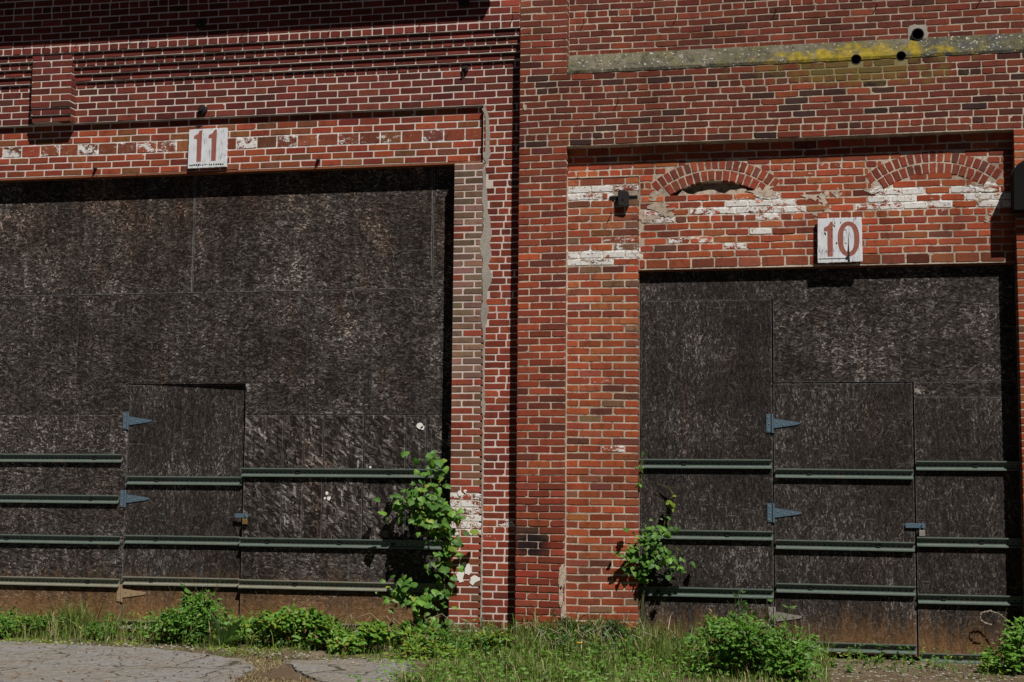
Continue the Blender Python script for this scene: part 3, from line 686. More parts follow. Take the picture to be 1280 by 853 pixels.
def blob(cx, cz, rx, rz, n=26, rgh=.22, hole=None):
    ph = R.random()*9
    return [(cx+rx*(1+rgh*noise.noise((math.cos(2*PI*i/n)*1.6+ph, math.sin(2*PI*i/n)*1.6, ph)))*math.cos(2*PI*i/n)*(1+R.gauss(0,.05)),
             cz+rz*(1+rgh*noise.noise((math.cos(2*PI*i/n)*1.6, math.sin(2*PI*i/n)*1.6+ph, ph)))*math.sin(2*PI*i/n)*(1+R.gauss(0,.03))) for i in range(n)]
# cement collar round the upper hole
k = 24; V = []; F = []
oc = [(HOLE3[0]+.088*max(-1,min(1,1.25*math.cos(2*PI*j/k)))*(1+R.gauss(0,.05)), HOLE3[1]+.01+.088*max(-1,min(1,1.25*math.sin(2*PI*j/k)))*(1+R.gauss(0,.05))) for j in range(k)]
for (x, z) in oc: V.append((x, .12, z))
for (x, z) in oc: V.append((x, .094, z))
for j in range(k): V.append((HOLE3[0]+.058*math.cos(2*PI*j/k), .09, HOLE3[1]+.058*math.sin(2*PI*j/k)))
for j in range(k): V.append((HOLE3[0]+.058*math.cos(2*PI*j/k), .13, HOLE3[1]+.058*math.sin(2*PI*j/k)))
for q in range(3):
    for j in range(k): F.append((q*k+j, q*k+(j+1)%k, (q+1)*k+(j+1)%k, (q+1)*k+j))
fixn(mesh('cement_collar', V, F, 'mortar_grey', RB))

# recessed bay with two blocked arches
YB = .11
core('R_bay', 'R', [(-.0,.97,YB+RC,.36,3.50,4.70),(1.84,4.102,YB+RC,.36,3.50,4.70),(.97,1.84,YB+RC,.36,3.50,4.17),(.97,1.84,YB+.2,.36,4.17,4.34),(.97,1.84,YB+RC,.36,4.34,4.70)], 'mortar_tan', 'bay_panel')
A1 = dict(x=1.402, zc=3.605, r=.735, a0=-40, a1=41, i0=-35, i1=36)
A2 = dict(x=3.40, zc=3.52, r=.82, a0=-37, a1=37, i0=-33, i1=33)
def arch_gap(A, z):
    d = z - A['zc']; Ro = A['r']+.212
    out = []
    if d <= A['r']*math.cos(math.radians(36)) - .01: return out
    if d < Ro:
        hwo = min(math.sqrt(Ro*Ro-d*d), d*math.tan(math.radians(abs(A['a0']))))
        hwi = math.sqrt(A['r']**2-d*d) if d < A['r'] else 0
        if hwi > .04 and (A is A2 or z < 4.24):
            out += [(A['x']-hwo, A['x']-hwi), (A['x']+hwi, A['x']+hwo)]
        else: out.append((A['x']-hwo, A['x']+hwo))
    return out
zb = 3.505; lint_h = .098
row('R', 'R_bay', .688, 4.10, zb, lint_h, YB, P_TALL, 'S', off=.06, joint=.014, rough=.004, depth=.06, name='lintel_brick')
z = zb + lint_h; i = 0
SIGN10 = (2.35, 2.755, 3.525, 3.945)
while z < 4.70 - .02:
    h = min(.0675, 4.70-z); 
    if 4.70-(z+h) < .03: h = 4.70-z
    zm = z+h/2
    gp = arch_gap(A1, zm) + arch_gap(A2, zm)
    gp.append((-.1, .69)) if z < 4.36 else None
    row('R', 'R_bay', .0, 4.10, z, h, YB, P_BAY, 'H' if i in (5, 12) else 'S', off=(i%2)*MOD/2+R.uniform(.04,.09), joint=.012, rough=.0042, gaps=gp, depth=.06)
    z += h; i += 1
def arch(A, sec):
    for ring, (r0, r1, a0, a1) in enumerate(((A['r'], A['r']+.1, A['i0'], A['i1']), (A['r']+.108, A['r']+.208, A['a0'], A['a1']))):
        rm = (r0+r1)/2; n = int(math.radians(a1-a0)*rm/.0655)
        for k in range(n):
            t0 = math.radians(a0+(a1-a0)*k/n) + .0055/rm; t1 = math.radians(a0+(a1-a0)*(k+1)/n) - .0055/rm
            j = lambda: R.gauss(0, .0022)
            P = lambda r, t: (A['x']+r*math.sin(t)+j(), A['zc']+r*math.cos(t)+j())
            pts = [P(r0,t0), P(r0,t1), P((r0+r1)/2,t1), P(r1,t1), P(r1,t0), P((r0+r1)/2,t0)]
            cx = sum(p[0] for p in pts)/6; cz = sum(p[1] for p in pts)/6
            BR['R'].append(dict(sec=sec, pts=pts, y=YB-.001-abs(R.gauss(0,.0015)), d=.09, c=pick(P_ARCH), a=0.0, n='arch_brick', ch=.005, area=.0062, cx=cx, cz=cz, radial=True))
def arch_bed(A):      # mortar behind the arch bricks, a ring-shaped slab
    pts = []
    a0, a1 = math.radians(A['a0']-1), math.radians(A['a1']+1)
    for k in range(21): t = a0+(a1-a0)*k/20; pts.append((A['x']+(A['r']+.212)*math.sin(t), A['zc']+(A['r']+.212)*math.cos(t)))
    b0, b1 = math.radians(A['i0']-1), math.radians(A['i1']+1)
    for k in range(21): t = b1+(b0-b1)*k/20; pts.append((A['x']+(A['r']+.002)*math.sin(t), A['zc']+(A['r']+.002)*math.cos(t)))
    return patch(pts, YB+.0015, YB+.09, 'mortar_tan', RB, 'arch')
SEC['R_a1'] = arch_bed(A1); SEC['R_a2'] = arch_bed(A2)
arch(A1, 'R_a1'); arch(A2, 'R_a2')
# infill: ragged mortar bed on top of the blocked first arch
pts = [(1.0,4.16),(1.80,4.16),(1.78,4.205),(1.70,4.222)] + [(1.70-.6*k/12, 4.238+.014*math.sin(k*1.1)+R.uniform(-.01,.012)) for k in range(13)] + [(1.05,4.205)]
patch(pts, YB+.003, YB+.10, 'mortar_tan', RB)
for cx, cz, rx, rz in [(.91,4.10,.09,.055),(.83,4.20,.05,.04),(.95,4.03,.05,.03),(.80,3.99,.07,.03),(1.86,4.22,.09,.05),(1.93,4.17,.06,.02),(2.30,4.165,.10,.03),(2.42,4.14,.05,.07),(2.45,4.03,.035,.03),(2.33,4.0,.04,.02),(3.78,4.215,.07,.03),(3.88,4.17,.09,.02),(3.80,4.09,.03,.04),
                       (3.93,3.96,.03,.03),(3.87,3.90,.03,.03),(2.86,4.20,.05,.025),(2.54,4.19,.035,.04)]:
    patch(blob(cx, cz, rx, rz*.9, 44, 1.3), YB-.0035+R.uniform(-.001,.001), YB+.03, 'mortar_tan', RB)
for cx, cz, rx, rz in [(-.02,.60,.03,.12),(-.03,.42,.022,.09),(-.01,.25,.02,.1),(-.41,5.1,.02,.03)]:
    patch(blob(cx, cz, rx, rz, 30, .4), -.006, .03, 'mortar_tan', RB)
# rebuilt jamb left of doorway 10
hi = .0708
core('R_fill', 'R', [(-.006,.681,.03+RC,.36,-.3,4.385)], 'mortar_tan', 'infill_pier')
for i in range(int(4.68/hi)):
    z0 = 4.385-(i+1)*hi
    gp = [(.40,.69)] if z0 < 4.18 < z0+hi else []
    row('R', 'R_fill', .012, .686, z0, hi, .03, P_INFIL, 'S', off=(.2246 if i%2 else .1123), joint=.0125, depth=.09, rough=.003, gaps=gp)
mb = MB(); mb.box(.41,.680,.0305,.033,4.152,4.206); mb.build('missing_brick_shade', 'dark_void', RB)  # near-black sheet, paints the shade where a brick is missing
cap = MB(); cap.bbox(.0,.69,.024,.12,4.386,4.402,.004); cap.build('mortar_cap', 'mortar_tan', RB)
jl = MB(); jl.bbox(-.001,.011,.012,.05,-.2,4.39,.003); jl.build('mortar_joint', 'mortar_tan', RB)
# far pier and the wall beyond the frame
core('R_far', 'R', [(4.105,5.6,RC,.36,-.3,4.70)], 'mortar_tan', 'end_pier')
for i in range(int(5.0/HR)):
    row('R', 'R_far', 4.10, 5.6, 4.70-(i+1)*HR, HR, 0.0, P_INFIL, 'S', off=(.218 if i%2 else .109), joint=.012, depth=.12, rough=.003)
mb = MB(); mb.box(.69,4.10,YB+.012,.20,3.488,3.504); mb.build('steel_lintel', 'rusty_steel', RB)
sh = MB(); sh.box(-.199,5.6,.362,9,-.3,7.6); sh.box(-.466,5.6,.0,.36,6.985,7.6); sh.build('building_shell', 'shell_wall', RB)
make_bricks('L', LB, SEC); make_bricks('R', RB, SEC)

# iron fixings in the walls
def spike(x, z, y, L, parent):
    mb = MB(); mb.tube([(x,y+.02,z),(x,y-L*.8,z+.004),(x+.003,y-L,z+.014)], .0045, 5); mb.build('iron_spike', 'black_iron', parent)
for x in (-5.52,-4.43,-3.335,-2.40,-1.47,-.535): spike(x, 6.0, 0, .05, LB)
for x in (-5.70,-5.10,-4.50): spike(x, 6.13, 0, .12, LB)
for x in (.15,1.05,1.99,2.92,3.85): spike(x, 5.95, .1, .05, RB)
for x, z in ((.50,5.12),(.43,4.03)): spike(x, z, 0 if z > 4.5 else .03, .06, RB)
def anchor(x, z, y, r, parent):
    mb = MB(); mb.prism(blob(x, z, r, r, 12, .3), y-.035, y+.01, .008); a = mb.build('iron_anchor', 'black_iron', parent)
    nb = MB(); nb.tube([(x,y-.03,z),(x,y-.06,z)], r*.4, 6); nb.build('anchor_bolt', 'black_iron', a)
anchor(-3.79, 6.105, 0, .045, LB); anchor(-1.03, 6.185, 0, .055, LB); anchor(-3.80, 5.25, .13, .05, LB); anchor(-1.04, 5.545, .13, .034, LB)
anchor(-4.99, 4.69, .175, .016, LB); anchor(-2.56, 4.69, .175, .018, LB)

# ------------------------------------------------------------------ boarded doorways
def board(x0, x1, z0, z1, y, mat, parent, tilt=0.0, g=.0022, edge=1.0):
    x0 += g; x1 -= g; z0 += g; z1 -= g; y += R.uniform(-.0015, .0015)
    e = .016; c = .0012
    nX = max(2, int((x1-x0)/.25))
    # front: outer ring + inner rectangle with edge attribute
    ring = [(x0,z0),(x1,z0),(x1,z1),(x0,z1)]; inn = [(x0+e,z0+e),(x1-e,z0+e),(x1-e,z1-e),(x0+e,z1-e)]
    f = lambda x, z: y + tilt*(x-x0)/(x1-x0)
    V = [(x, f(x,z), z) for x, z in inn] + [(x, f(x,z)+c, z) for x, z in ring] + [(x, f(x,z)+.012, z) for x, z in ring]
    F = [(0,1,2,3)]
    for q in (0, 4):
        for i in range(4): j = (i+1)%4; F.append((q+j, q+i, q+4+i, q+4+j))
    F.append((8,11,10,9))
    o = mesh('strand_board', V, F, mat, parent)
    at = o.data.attributes.new('Edge', 'FLOAT', 'POINT'); at.data.foreach_set('value', [0.0]*4 + [edge]*8)
    return o
RAILP = [(-.002,.046),(-.030,.042),(-.034,.037),(-.030,.033),(-.008,.024),(-.005,.020),(-.005,-.020),(-.008,-.024),(-.030,-.033),(-.034,-.037),(-.030,-.042),(-.002,-.046)]
def rail(x0, x1, z, y, parent, mat, bolts=(), dz=0.0, s=1.0):
    """open steel channel, hollow side to the yard; local origin at its centre"""
    prof = [(-.027,.047),(-.033,.046),(-.033,.035),(-.006,.022),(-.006,-.022),(-.033,-.035),(-.033,-.046),(-.027,-.047),(-.027,-.039),(-.001,-.025),(-.001,.025),(-.027,.039)]
    prof = [(a, b*s) for a, b in prof]; k = len(prof); L = (x1-x0)/2
    V = [(-L, a, b - dz/2) for a, b in prof] + [(L, a, b + dz/2) for a, b in prof]
    F = [(i, (i+1)%k, k+(i+1)%k, k+i) for i in range(k)] + [(0,1,2,11),(2,3,10,11),(3,4,9,10),(4,5,8,9),(5,6,7,8)]
    F += [tuple(q+k for q in f) for f in F[-5:]]
    o = mesh('steel_rail', V, F, mat)
    fixn(o); o.location = ((x0+x1)/2, y, z)
    bpy.context.view_layer.update()
    o.parent = parent; M = Matrix.LocRotScale(parent.location, parent.rotation_euler, parent.scale); o.matrix_parent_inverse = M.inverted()
    for bx in bolts:
        mb = MB(); mb.bbox(bx-.021,bx+.021,y-.016,y-.004,z-.011,z+.011,.004); b = mb.build('bolt', 'black_iron', o)
    return o
def hinge(x, z, y, parent, mat, L=.25):
    mb = MB(); mb.bbox(x-.058,x-.012,y-.006,y,z-.085,z+.085,.002); h = mb.build('strap_hinge', mat, parent)
    s = MB(); s.prism([(x+.008,z-.045),(x+L*.9,z-.014),(x+L,z-.006),(x+L+.004,z+.002),(x+L,z+.010),(x+L*.9,z+.014),(x+.008,z+.045)], y-.006, y, .002); fixn(s.build('strap', mat, h))
    k = MB(); k.tube([(x-.002,y-.008,z-.088),(x-.002,y-.008,z+.088)], .010, 8); k.build('hinge_pin', mat, h)
    for sx, sz in ((x-.04,z+.06),(x-.04,z-.06),(x-.03,z),(x+.04,z+.015),(x+.10,z-.008),(x+.17,z+.004)):
        q = MB(); q.tube([(sx,y-.011,sz),(sx,y-.004,sz)], .007, 6); q.build('screw', 'dusty_grey', h)
    return h
def padlock(x, z, y, mat, label):
    t = empty('padlock', (x, y, z-.07)); tag(t, label, 'padlock', 'padlocks on the wicket doors')
    b = MB(); b.bbox(x-.026,x+.026,y-.026,y-.004,z-.07,z-.015,.004); b.build('lock_body', mat, t)
    s = MB(); s.tube([(x-.017,y-.015,z-.02),(x-.017,y-.015,z+.005),(x-.008,y-.015,z+.02),(x+.008,y-.015,z+.02),(x+.017,y-.015,z+.005),(x+.017,y-.015,z-.02)], .0042, 6); s.build('shackle', 'galvanised', t)
def hasp(x0, x1, z, y, parent):
    mb = MB(); mb.bbox(x0,x1,y-.008,y,z-.02,z+.022,.002); h = mb.build('hasp', 'galvanised', parent)
    s = MB(); s.tube([(x1-.03,y-.002,z-.012),(x1-.03,y-.03,z-.012),(x1-.03,y-.03,z+.012),(x1-.03,y-.002,z+.012)], .004, 6); s.build('staple', 'galvanised', h)

# --- doorway 11
Y11 = .31
S11 = empty('boarded_screen', (-4.0, Y11, -.1)); tag(S11, 'wide dark strand board screen with steel rails filling the doorway under number 11', 'boarded doorway', 'boarded warehouse doorways')
for a, b in ((-8.8,-6.4),(-6.4,-3.94),(-3.94,-1.40),(-1.40,-1.15)): board(a, b, 3.388, 4.75, Y11+.004, 'osb_flat', S11, g=.005, edge=1.3)
for a, b in ((-8.8,-7.63),(-7.63,-5.19),(-2.685,-2.0),(-2.0,-1.15)): board(a, b, 2.142, 3.388, Y11, 'osb_flat', S11, edge=.8)
board(-5.19, -2.685, 2.455, 3.388, Y11, 'osb_flat', S11, g=.0012, edge=.45)
for a, b in ((-5.19,-4.592),(-3.325,-2.685)): board(a, b, 2.142, 2.455, Y11, 'osb_flat', S11, g=.0006, edge=.25)
for a, b in ((-8.8,-7.0),(-7.0,-4.592)): board(a, b, -.14, 2.142, Y11, 'osb_flat', S11)
for a, b in zip((-3.325,-2.914,-2.695,-2.488,-2.071,-1.643,-1.431), (-2.914,-2.695,-2.488,-2.071,-1.643,-1.431,-1.15)): board(a, b, .89 if b < -1.5 else .89, 2.142, Y11 + R.uniform(-.003,.003), 'osb_flake', S11, g=.005)
for a, b in ((-3.325,-2.2),(-2.2,-1.15)): board(a, b, -.14, .89, Y11, 'osb_flat', S11)
mb = MB(); mb.box(-8.8,-1.14,Y11+.07,Y11+.078,-.2,4.8); mb.box(-4.66,-4.594,Y11+.013,Y11+.06,-.14,2.5); mb.box(-3.323,-3.26,Y11+.013,Y11+.06,-.14,2.5); mb.build('backing_frame', 'dark_void', S11)
for x0, x1, z, m, bl in ((-8.8,-4.636,1.697,'rail_green',(-4.95,)),(-8.8,-4.66,1.278,'rail_green',(-4.97,)),(-8.8,-4.625,.866,'rail_green',(-4.95,-5.9)),(-8.8,-4.62,.437,'rail_dusty',(-4.97,)),
                     (-3.335,-1.145,1.563,'rail_green',(-2.75,-1.8)),(-3.335,-1.15,.872,'rail_green',(-3.05,-2.3,-1.75)),(-3.335,-1.15,.458,'rail_dusty',(-2.75,-1.6)),(-3.3,-1.15,.05,'rail_dusty',(-2.85,))):
    rail(x0, x1, z, Y11-.002, S11, m, bl, s=.92)
D11 = empty('wicket_door', (-4.588, Y11, -.06), math.radians(2.0)); tag(D11, 'strand board wicket door sagging inward, brass padlock, in screen 11', 'door', 'wicket doors in the boarded screens')
D11M = Matrix.LocRotScale(D11.location, D11.rotation_euler, D11.scale)
def at_door(o, D):      # the door's pieces are laid out as if shut, then swing with it
    o.matrix_parent_inverse = Matrix.Translation(-D.location)
o = board(-4.588, -3.334, -.05, 2.448, Y11, 'osb_upright', D11); at_door(o, D11)
kids = [rail(-4.575,-3.345,z,Y11-.002,D11,m,b,s=.92) for z, m, b in ((1.475,'rail_green',(-4.26,)),(.878,'rail_green',(-4.25,)),(.463,'rail_dusty',(-4.28,)),(.028,'rail_dusty',(-4.1,)))]
kids += [hinge(-4.590, 2.08, Y11-.002, D11, 'galvanised'), hinge(-4.590, 1.287, Y11-.002, D11, 'galvanised'), hinge(-4.590, .335, Y11-.002, D11, 'dusty_hinge')]
for q in kids: at_door(q, D11)
hasp(-3.40, -3.26, 1.128, Y11-.006, S11)
padlock(-3.285, 1.115, Y11-.01, 'brass', 'small brass padlock hanging beside wicket door 11')
for x, z, r in ((-1.50,2.03,.032),(-1.47,2.01,.02),(-2.44,1.36,.016),(-2.42,1.31,.02),(-2.46,1.31,.012),(-2.0,1.62,.012)):
    mb = MB(); mb.prism(blob(x, z, r, r, 12, .5), Y11-.006, Y11-.001, .002); o = mb.build('paint_splash', 'bird_white', S11)
for x, z, q in ((-.985,.70,.02),(-.955,.645,.042),(-.885,.55,.038),(-1.02,.575,.045),(-1.045,1.37,.022),(-.99,1.39,.016)):
    mb = MB(); mb.prism(blob(x, z, q, q*1.1, 14, .9), .1235, .13, .002); mb.build('paint_splash', 'bird_white', LB)

# --- doorway 10
Y10 = .185
S10 = empty('boarded_screen', (2.4, Y10, -.1)); tag(S10, 'dark strand board screen with green steel rails filling the narrower doorway under number 10', 'boarded doorway', 'boarded warehouse doorways')
board(.69, 1.933, 3.21, 3.60, Y10, 'osb_upright', S10); board(.69, 1.923, -.14, 3.21, Y10, 'osb_upright', S10)
board(1.933, 4.10, 2.425, 3.60, Y10, 'osb_flat', S10)
board(3.196, 4.10, 2.285, 2.425, Y10, 'osb_flat', S10); board(3.196, 4.10, -.14, 2.285, Y10, 'osb_upright', S10)
mb = MB(); mb.box(.69,4.10,Y10+.05,Y10+.058,-.2,3.61); mb.build('backing_frame', 'dark_void', S10)
for x0, x1, z, m, bl in ((.672,1.912,1.668,'rail_green',(1.1,)),(.672,1.918,1.010,'rail_green',(1.5,)),(.672,1.918,.482,'rail_green',(.86,)),(3.204,4.10,1.662,'rail_green',(3.72,)),
                     (3.200,4.10,.977,'rail_green',(3.76,)),(3.200,4.10,.469,'rail_green',(3.42,)),(3.205,4.02,-.052,'rail_green',(3.55,))):
    rail(x0, x1, z, Y10-.002, S10, m, bl, s=.92)
D10 = empty('wicket_door', (1.928, Y10, -.06), math.radians(.15)); tag(D10, 'shut strand board wicket door with blue grey strap hinges in screen 10', 'door', 'wicket doors in the boarded screens')
o = board(1.930, 3.186, -.05, 2.418, Y10-.001, 'osb_upright', D10); at_door(o, D10)
kids = [rail(1.945,3.178,z,Y10-.003,D10,'rail_green',b,s=.92,dz=-.006) for z, b in ((1.583,(2.25,)),(.932,(2.86,)),(.537,(2.25,)),(.018,(2.87,)))]
kids += [hinge(1.922, 2.045, Y10-.003, D10, 'galvanised', .245), hinge(1.925, 1.220, Y10-.003, D10, 'galvanised', .25), hinge(1.927, .275, Y10-.003, D10, 'dusty_grey', .24)]
for q in kids: at_door(q, D10)
hasp(3.10, 3.275, 1.118, Y10-.008, S10)
padlock(3.243, 1.095, Y10-.012, 'dusty_grey', 'small grey padlock hanging beside wicket door 10')
sl = MB(); sl.bbox(.69,4.10,.02,.2,-.2,-.118,.01); sl.build('door_sill', 'mortar_grey', S10)

# ------------------------------------------------------------------ number signs
def digit1(cx, z0, h, y, parent, wd):
    s = wd; z1 = z0+h
    pts = [(cx-s*.5+.004,z0),(cx+s*.5+.002,z0+.002),(cx+s*.62,z1),(cx+s*.15,z1),(cx-s*.25,z1-.035),(cx-s*1.05,z1-.055),(cx-s*1.1,z1-.085),(cx-s*.42,z1-.088)]
    m = MB(); m.prism(pts, y-.0012, y+.001); fixn(m.build('digit', 'sign_red', parent))
def digit0(cx, cz, rx, rz, t, y, parent):
    k = 32; V = []; F = []
    for (a, b, yy) in ((rx,rz,y-.0012),(rx-t,rz-t*.8,y-.0012),(rx,rz,y+.001),(rx-t,rz-t*.8,y+.001)):
        for j in range(k):
            u = 2*PI*j/k; V.append((cx+a*math.copysign(abs(math.cos(u))**.9, math.cos(u)), yy, cz+b*math.copysign(abs(math.sin(u))**.9, math.sin(u))))
    for j in range(k):
        q = (j+1)%k; F += [(j,q,k+q,k+j),(j,2*k+j,2*k+q,q),(k+j,k+q,3*k+q,3*k+j)]
    fixn(mesh('digit', V, F, 'sign_red', parent))
def plate(name, x0, x1, z0, z1, y, th, label):
    t = empty(name, ((x0+x1)/2, y, z0)); tag(t, label, 'number sign', 'painted door number signs')
    n = 14; pts = []
    for a, b in (((x0,z0),(x1,z0+.004)),((x1,z0+.004),(x1-.003,z1)),((x1-.003,z1),(x0+.004,z1-.004)),((x0+.004,z1-.004),(x0,z0))):
        for i in range(n): pts.append((a[0]+(b[0]-a[0])*i/n+R.gauss(0,.0012), a[1]+(b[1]-a[1])*i/n+R.gauss(0,.0012)))
    m = MB(); m.prism(pts, y, y+th, .002); fixn(m.build('sign_board', 'sign', t)); return t
s = plate('number_sign', -3.955, -3.535, 4.655, 5.065, .145, .026, 'peeling white square board with red number 11 above the left doorway')
digit1(-3.840, 4.722, .325, .145, s, .052); digit1(-3.680, 4.724, .325, .145, s, .052)
m = MB(); 
for i in range(16): m.box(-3.94+i*.024, -3.94+i*.024+R.uniform(.01,.022), .1432, .1445, 4.682+R.uniform(-.005,.004), 4.69+R.uniform(0,.008))
m.build('stain', 'black_iron', s)['kind'] = 'stuff'
s = plate('number_sign', 2.35, 2.755, 3.523, 3.942, .055, .028, 'peeling white square board with red number 10 above the right doorway')
digit1(2.462, 3.58, .325, .055, s, .048); digit0(2.632, 3.742, .098, .162, .047, .055, s)
m = MB()
m.box(2.36,2.60,.0532,.0545,3.557,3.563); m.prism([(2.622,3.526),(2.642,3.526),(2.638,3.60),(2.634,3.70),(2.631,3.78),(2.628,3.70),(2.62,3.62)], .0525, .0545); m.prism([(2.60,3.545),(2.628,3.55),(2.626,3.585),(2.604,3.572)], .053, .0545)
for q in range(12): x = R.uniform(2.37,2.74); z = R.uniform(3.58,3.9); m.prism(blob(x, z, R.uniform(.003,.008), R.uniform(.004,.012), 8, .5), .0535, .0545)
m.build('stain', 'black_iron', s)['kind'] = 'stuff'
bk = MB(); bk.box(2.38,2.73,.083,.1085,3.60,3.65); bk.box(2.38,2.73,.083,.1085,3.82,3.87); bk.build('batten', 'eave_wood', s)

# ------------------------------------------------------------------ iron bracket and lamp box
t = empty('iron_bracket', (.55, .03, 4.10)); tag(t, 'black iron bracket with a bolt hole on the brick jamb left of sign 10', 'bracket')
m = MB(); m.prism([(.503,4.105),(.59,4.085),(.607,4.10),(.600,4.235),(.512,4.252),(.500,4.235)], -.03, -.018, .003); fixn(m.build('face_plate', 'black_iron', t))
m = MB(); m.box(.505,.522,-.019,.034,4.12,4.24); m.box(.582,.60,-.019,.034,4.105,4.23); m.build('side_cheek', 'black_iron', t)
m = MB(); m.tube([(.548,-.0315,4.155),(.548,-.025,4.155)], .013, 10); m.build('bolt_hole', 'dark_void', t)
t = empty('lamp_box', (4.2, 0, 3.92)); tag(t, 'black rounded metal lamp box on the brick pier cut by the right edge', 'lamp box')
pts = [(4.068,3.925),(4.42,3.925),(4.42,4.25)] + [(4.245+.175*math.cos(PI*k/12), 4.25+.15*math.sin(PI*k/12)) for k in range(1,12)] + [(4.068,4.25)]
m = MB(); m.prism(pts, -.13, -.012, .012); fixn(m.build('housing', 'dark_void', t))
m = MB(); m.prism([(x*1.0+(.01 if x > 4.2 else -.006), z) for x, z in pts], -.012, .0, 0); fixn(m.build('back_plate', 'black_iron', t))
m = MB(); m.tube([(4.245,-.07,4.40),(4.245,-.07,4.46),(4.245,.0,4.50)], .014, 8); m.build('conduit', 'black_iron', t)

# ------------------------------------------------------------------ plants
def leaf_into(V, F, C, base, d, nrm, L, W, shape=0, fold=.25):
    """one folded leaf: base point, growing direction, face normal"""
    d = d.normalized(); s = d.cross(nrm).normalized(); n_ = s.cross(d).normalized(); k = len(V); c = R.random()
    if shape == 0:
        P = [(0,0,0),(.42,.5,-fold),(.42,-.5,-fold),(.45,0,0),(1,0,-fold*.6)]
        F += [(k,k+3,k+1),(k,k+2,k+3),(k+1,k+3,k+4),(k+3,k+2,k+4)]
    else:       # lobed / heart-shaped
        P = [(0,0,0),(-.10,.34,-fold*.6),(.28,.52,-fold),(.60,.30,-fold*.7),(1,0,-fold*.9),(.60,-.30,-fold*.7),(.28,-.52,-fold),(-.10,-.34,-fold*.6),(.4,0,.03)]
        F += [(k,k+8,k+1),(k+1,k+8,k+2),(k+2,k+8,k+3),(k+3,k+8,k+4),(k+4,k+8,k+5),(k+5,k+8,k+6),(k+6,k+8,k+7),(k+7,k+8,k)]
    for a, b, h in P: V.append(tuple(base + d*(a*L) + s*(b*W) + n_*(h*W))); C.append((c,c,c,1))
def rdir(up=.5, out=None):
    v = Vector((R.gauss(0,1), R.gauss(0,1), R.gauss(0,1)*.7 + up))
    if out: v += out
    return v.normalized()
def foliage(name, V, F, C, mat, parent):
    o = mesh(name, V, F, mat, parent); paint(o, C); return o
def bush(name, label, cat, cx, cy, rx, ry, h, n, L, mat, group=None, shape=0, lumps=7, z0=None, mat2=None):
    z0 = gz(cx, cy) if z0 is None else z0
    t = empty(name, (cx, cy, z0)); tag(t, label, cat, group)
    lp = [(R.uniform(-.8,.8)*rx, R.uniform(-.6,.6)*ry, R.uniform(.18,.72)*h, R.uniform(.2,.42)) for _ in range(lumps)]
    lp = [(a, b, zz*(1-.5*abs(a/rx)**2), q) for a, b, zz, q in lp]
    V, F, C, V2, F2, C2 = [], [], [], [], [], []
    sb = MB()
    for a, b, zz, q in lp:
        sb.tube([(cx+a*.2, cy+b*.2, z0), (cx+a*.7, cy+b*.7, z0+zz*.6), (cx+a, cy+b, z0+zz*1.05)], [.007,.005,.002], 5)
    for i in range(n):
        a, b, zz, q = R.choice(lp)
        u = rdir(.25); r = R.random()**.4
        p = Vector((cx+a+u.x*rx*q*r*1.3, cy+b+u.y*ry*q*r*1.3, z0+max(.01, zz*(1)+u.z*h*q*r*.95)))
        if p.y > .08 and cx < 4.0 and not (-4.6 < p.x < -1.15): p.y = .0
        d = Vector((u.x, u.y, u.z*.4-.15)) + Vector((R.gauss(0,.5), R.gauss(0,.5), R.gauss(0,.35)))
        nn = Vector((R.gauss(0,.45)+.25, R.gauss(0,.45)-.35, 1))
        ll = L*R.uniform(.55,1.2)
        tgt = (V2, F2, C2) if mat2 and R.random() < .3 else (V, F, C)
        leaf_into(*tgt, p, d, nn, ll, ll*R.uniform(.5,.75) if shape == 0 else ll*.9, shape)
    for i in range(lumps*2):
        a, b, zz, q = R.choice(lp); u = rdir(.55, Vector((0,-.15,0))); ln = h*R.uniform(.3,.65)
        p0 = Vector((cx+a, cy+b, z0+zz)); p1 = p0 + Vector((u.x*.9, u.y*.7, abs(u.z)*.8))*ln
        if p1.y > .08: p1.y = .06
        sb.tube([p0, p0.lerp(p1, .5)+Vector((0,0,.02)), p1], [.004,.003,.0015], 4)
        for k in range(9):
            f = R.uniform(.25, 1); ll = L*R.uniform(.6,1.25)*(1.15-.4*f)
            tgt = (V2, F2, C2) if mat2 and R.random() < .4 else (V, F, C)
            leaf_into(*tgt, p0.lerp(p1, f), rdir(.0, u*.6), Vector((R.gauss(0,.5)+.2, R.gauss(0,.5)-.3, 1)), ll, ll*R.uniform(.5,.75) if shape == 0 else ll*.9, shape)
    Vd, Fd, Cd = [], [], []
    for i in range(max(4, n//45)):
        a, b, zz, q = R.choice(lp); leaf_into(Vd, Fd, Cd, Vector((cx+a+R.gauss(0,.08), cy+b-abs(R.gauss(0,.08)), z0+max(.02, zz+R.gauss(0,.08)))), rdir(0), Vector((R.gauss(0,.5),-.5,.8)), L*.9, L*.5)
    foliage('dead_leaves', Vd, Fd, Cd, 'dead_leaf', t)['kind'] = 'stuff'
    for i in range(lumps):
        a, b, zz, q = R.choice(lp); p0 = Vector((cx+a, cy+b, z0+.02)); u = rdir(.9)
        sb.tube([p0, p0+Vector((u.x*.1, u.y*.08, h*.6)), p0+Vector((u.x*.3, u.y*.16-.02, h*R.uniform(.8,1.25)))], [.004,.003,.001], 4)
    foliage('foliage', V, F, C, mat, t)['kind'] = 'stuff'
    if V2: foliage('foliage', V2, F2, C2, mat2, t)['kind'] = 'stuff'
    sb.build('stems', 'stem', t)
    return t
bush('leafy_bush', 'round green leafy bush in front of wicket door 11', 'bush', -3.66, -.18, .40, .34, .50, 2100, .052, 'leaf_bright', 'leafy weeds along the wall', lumps=10, mat2='leaf_mid')
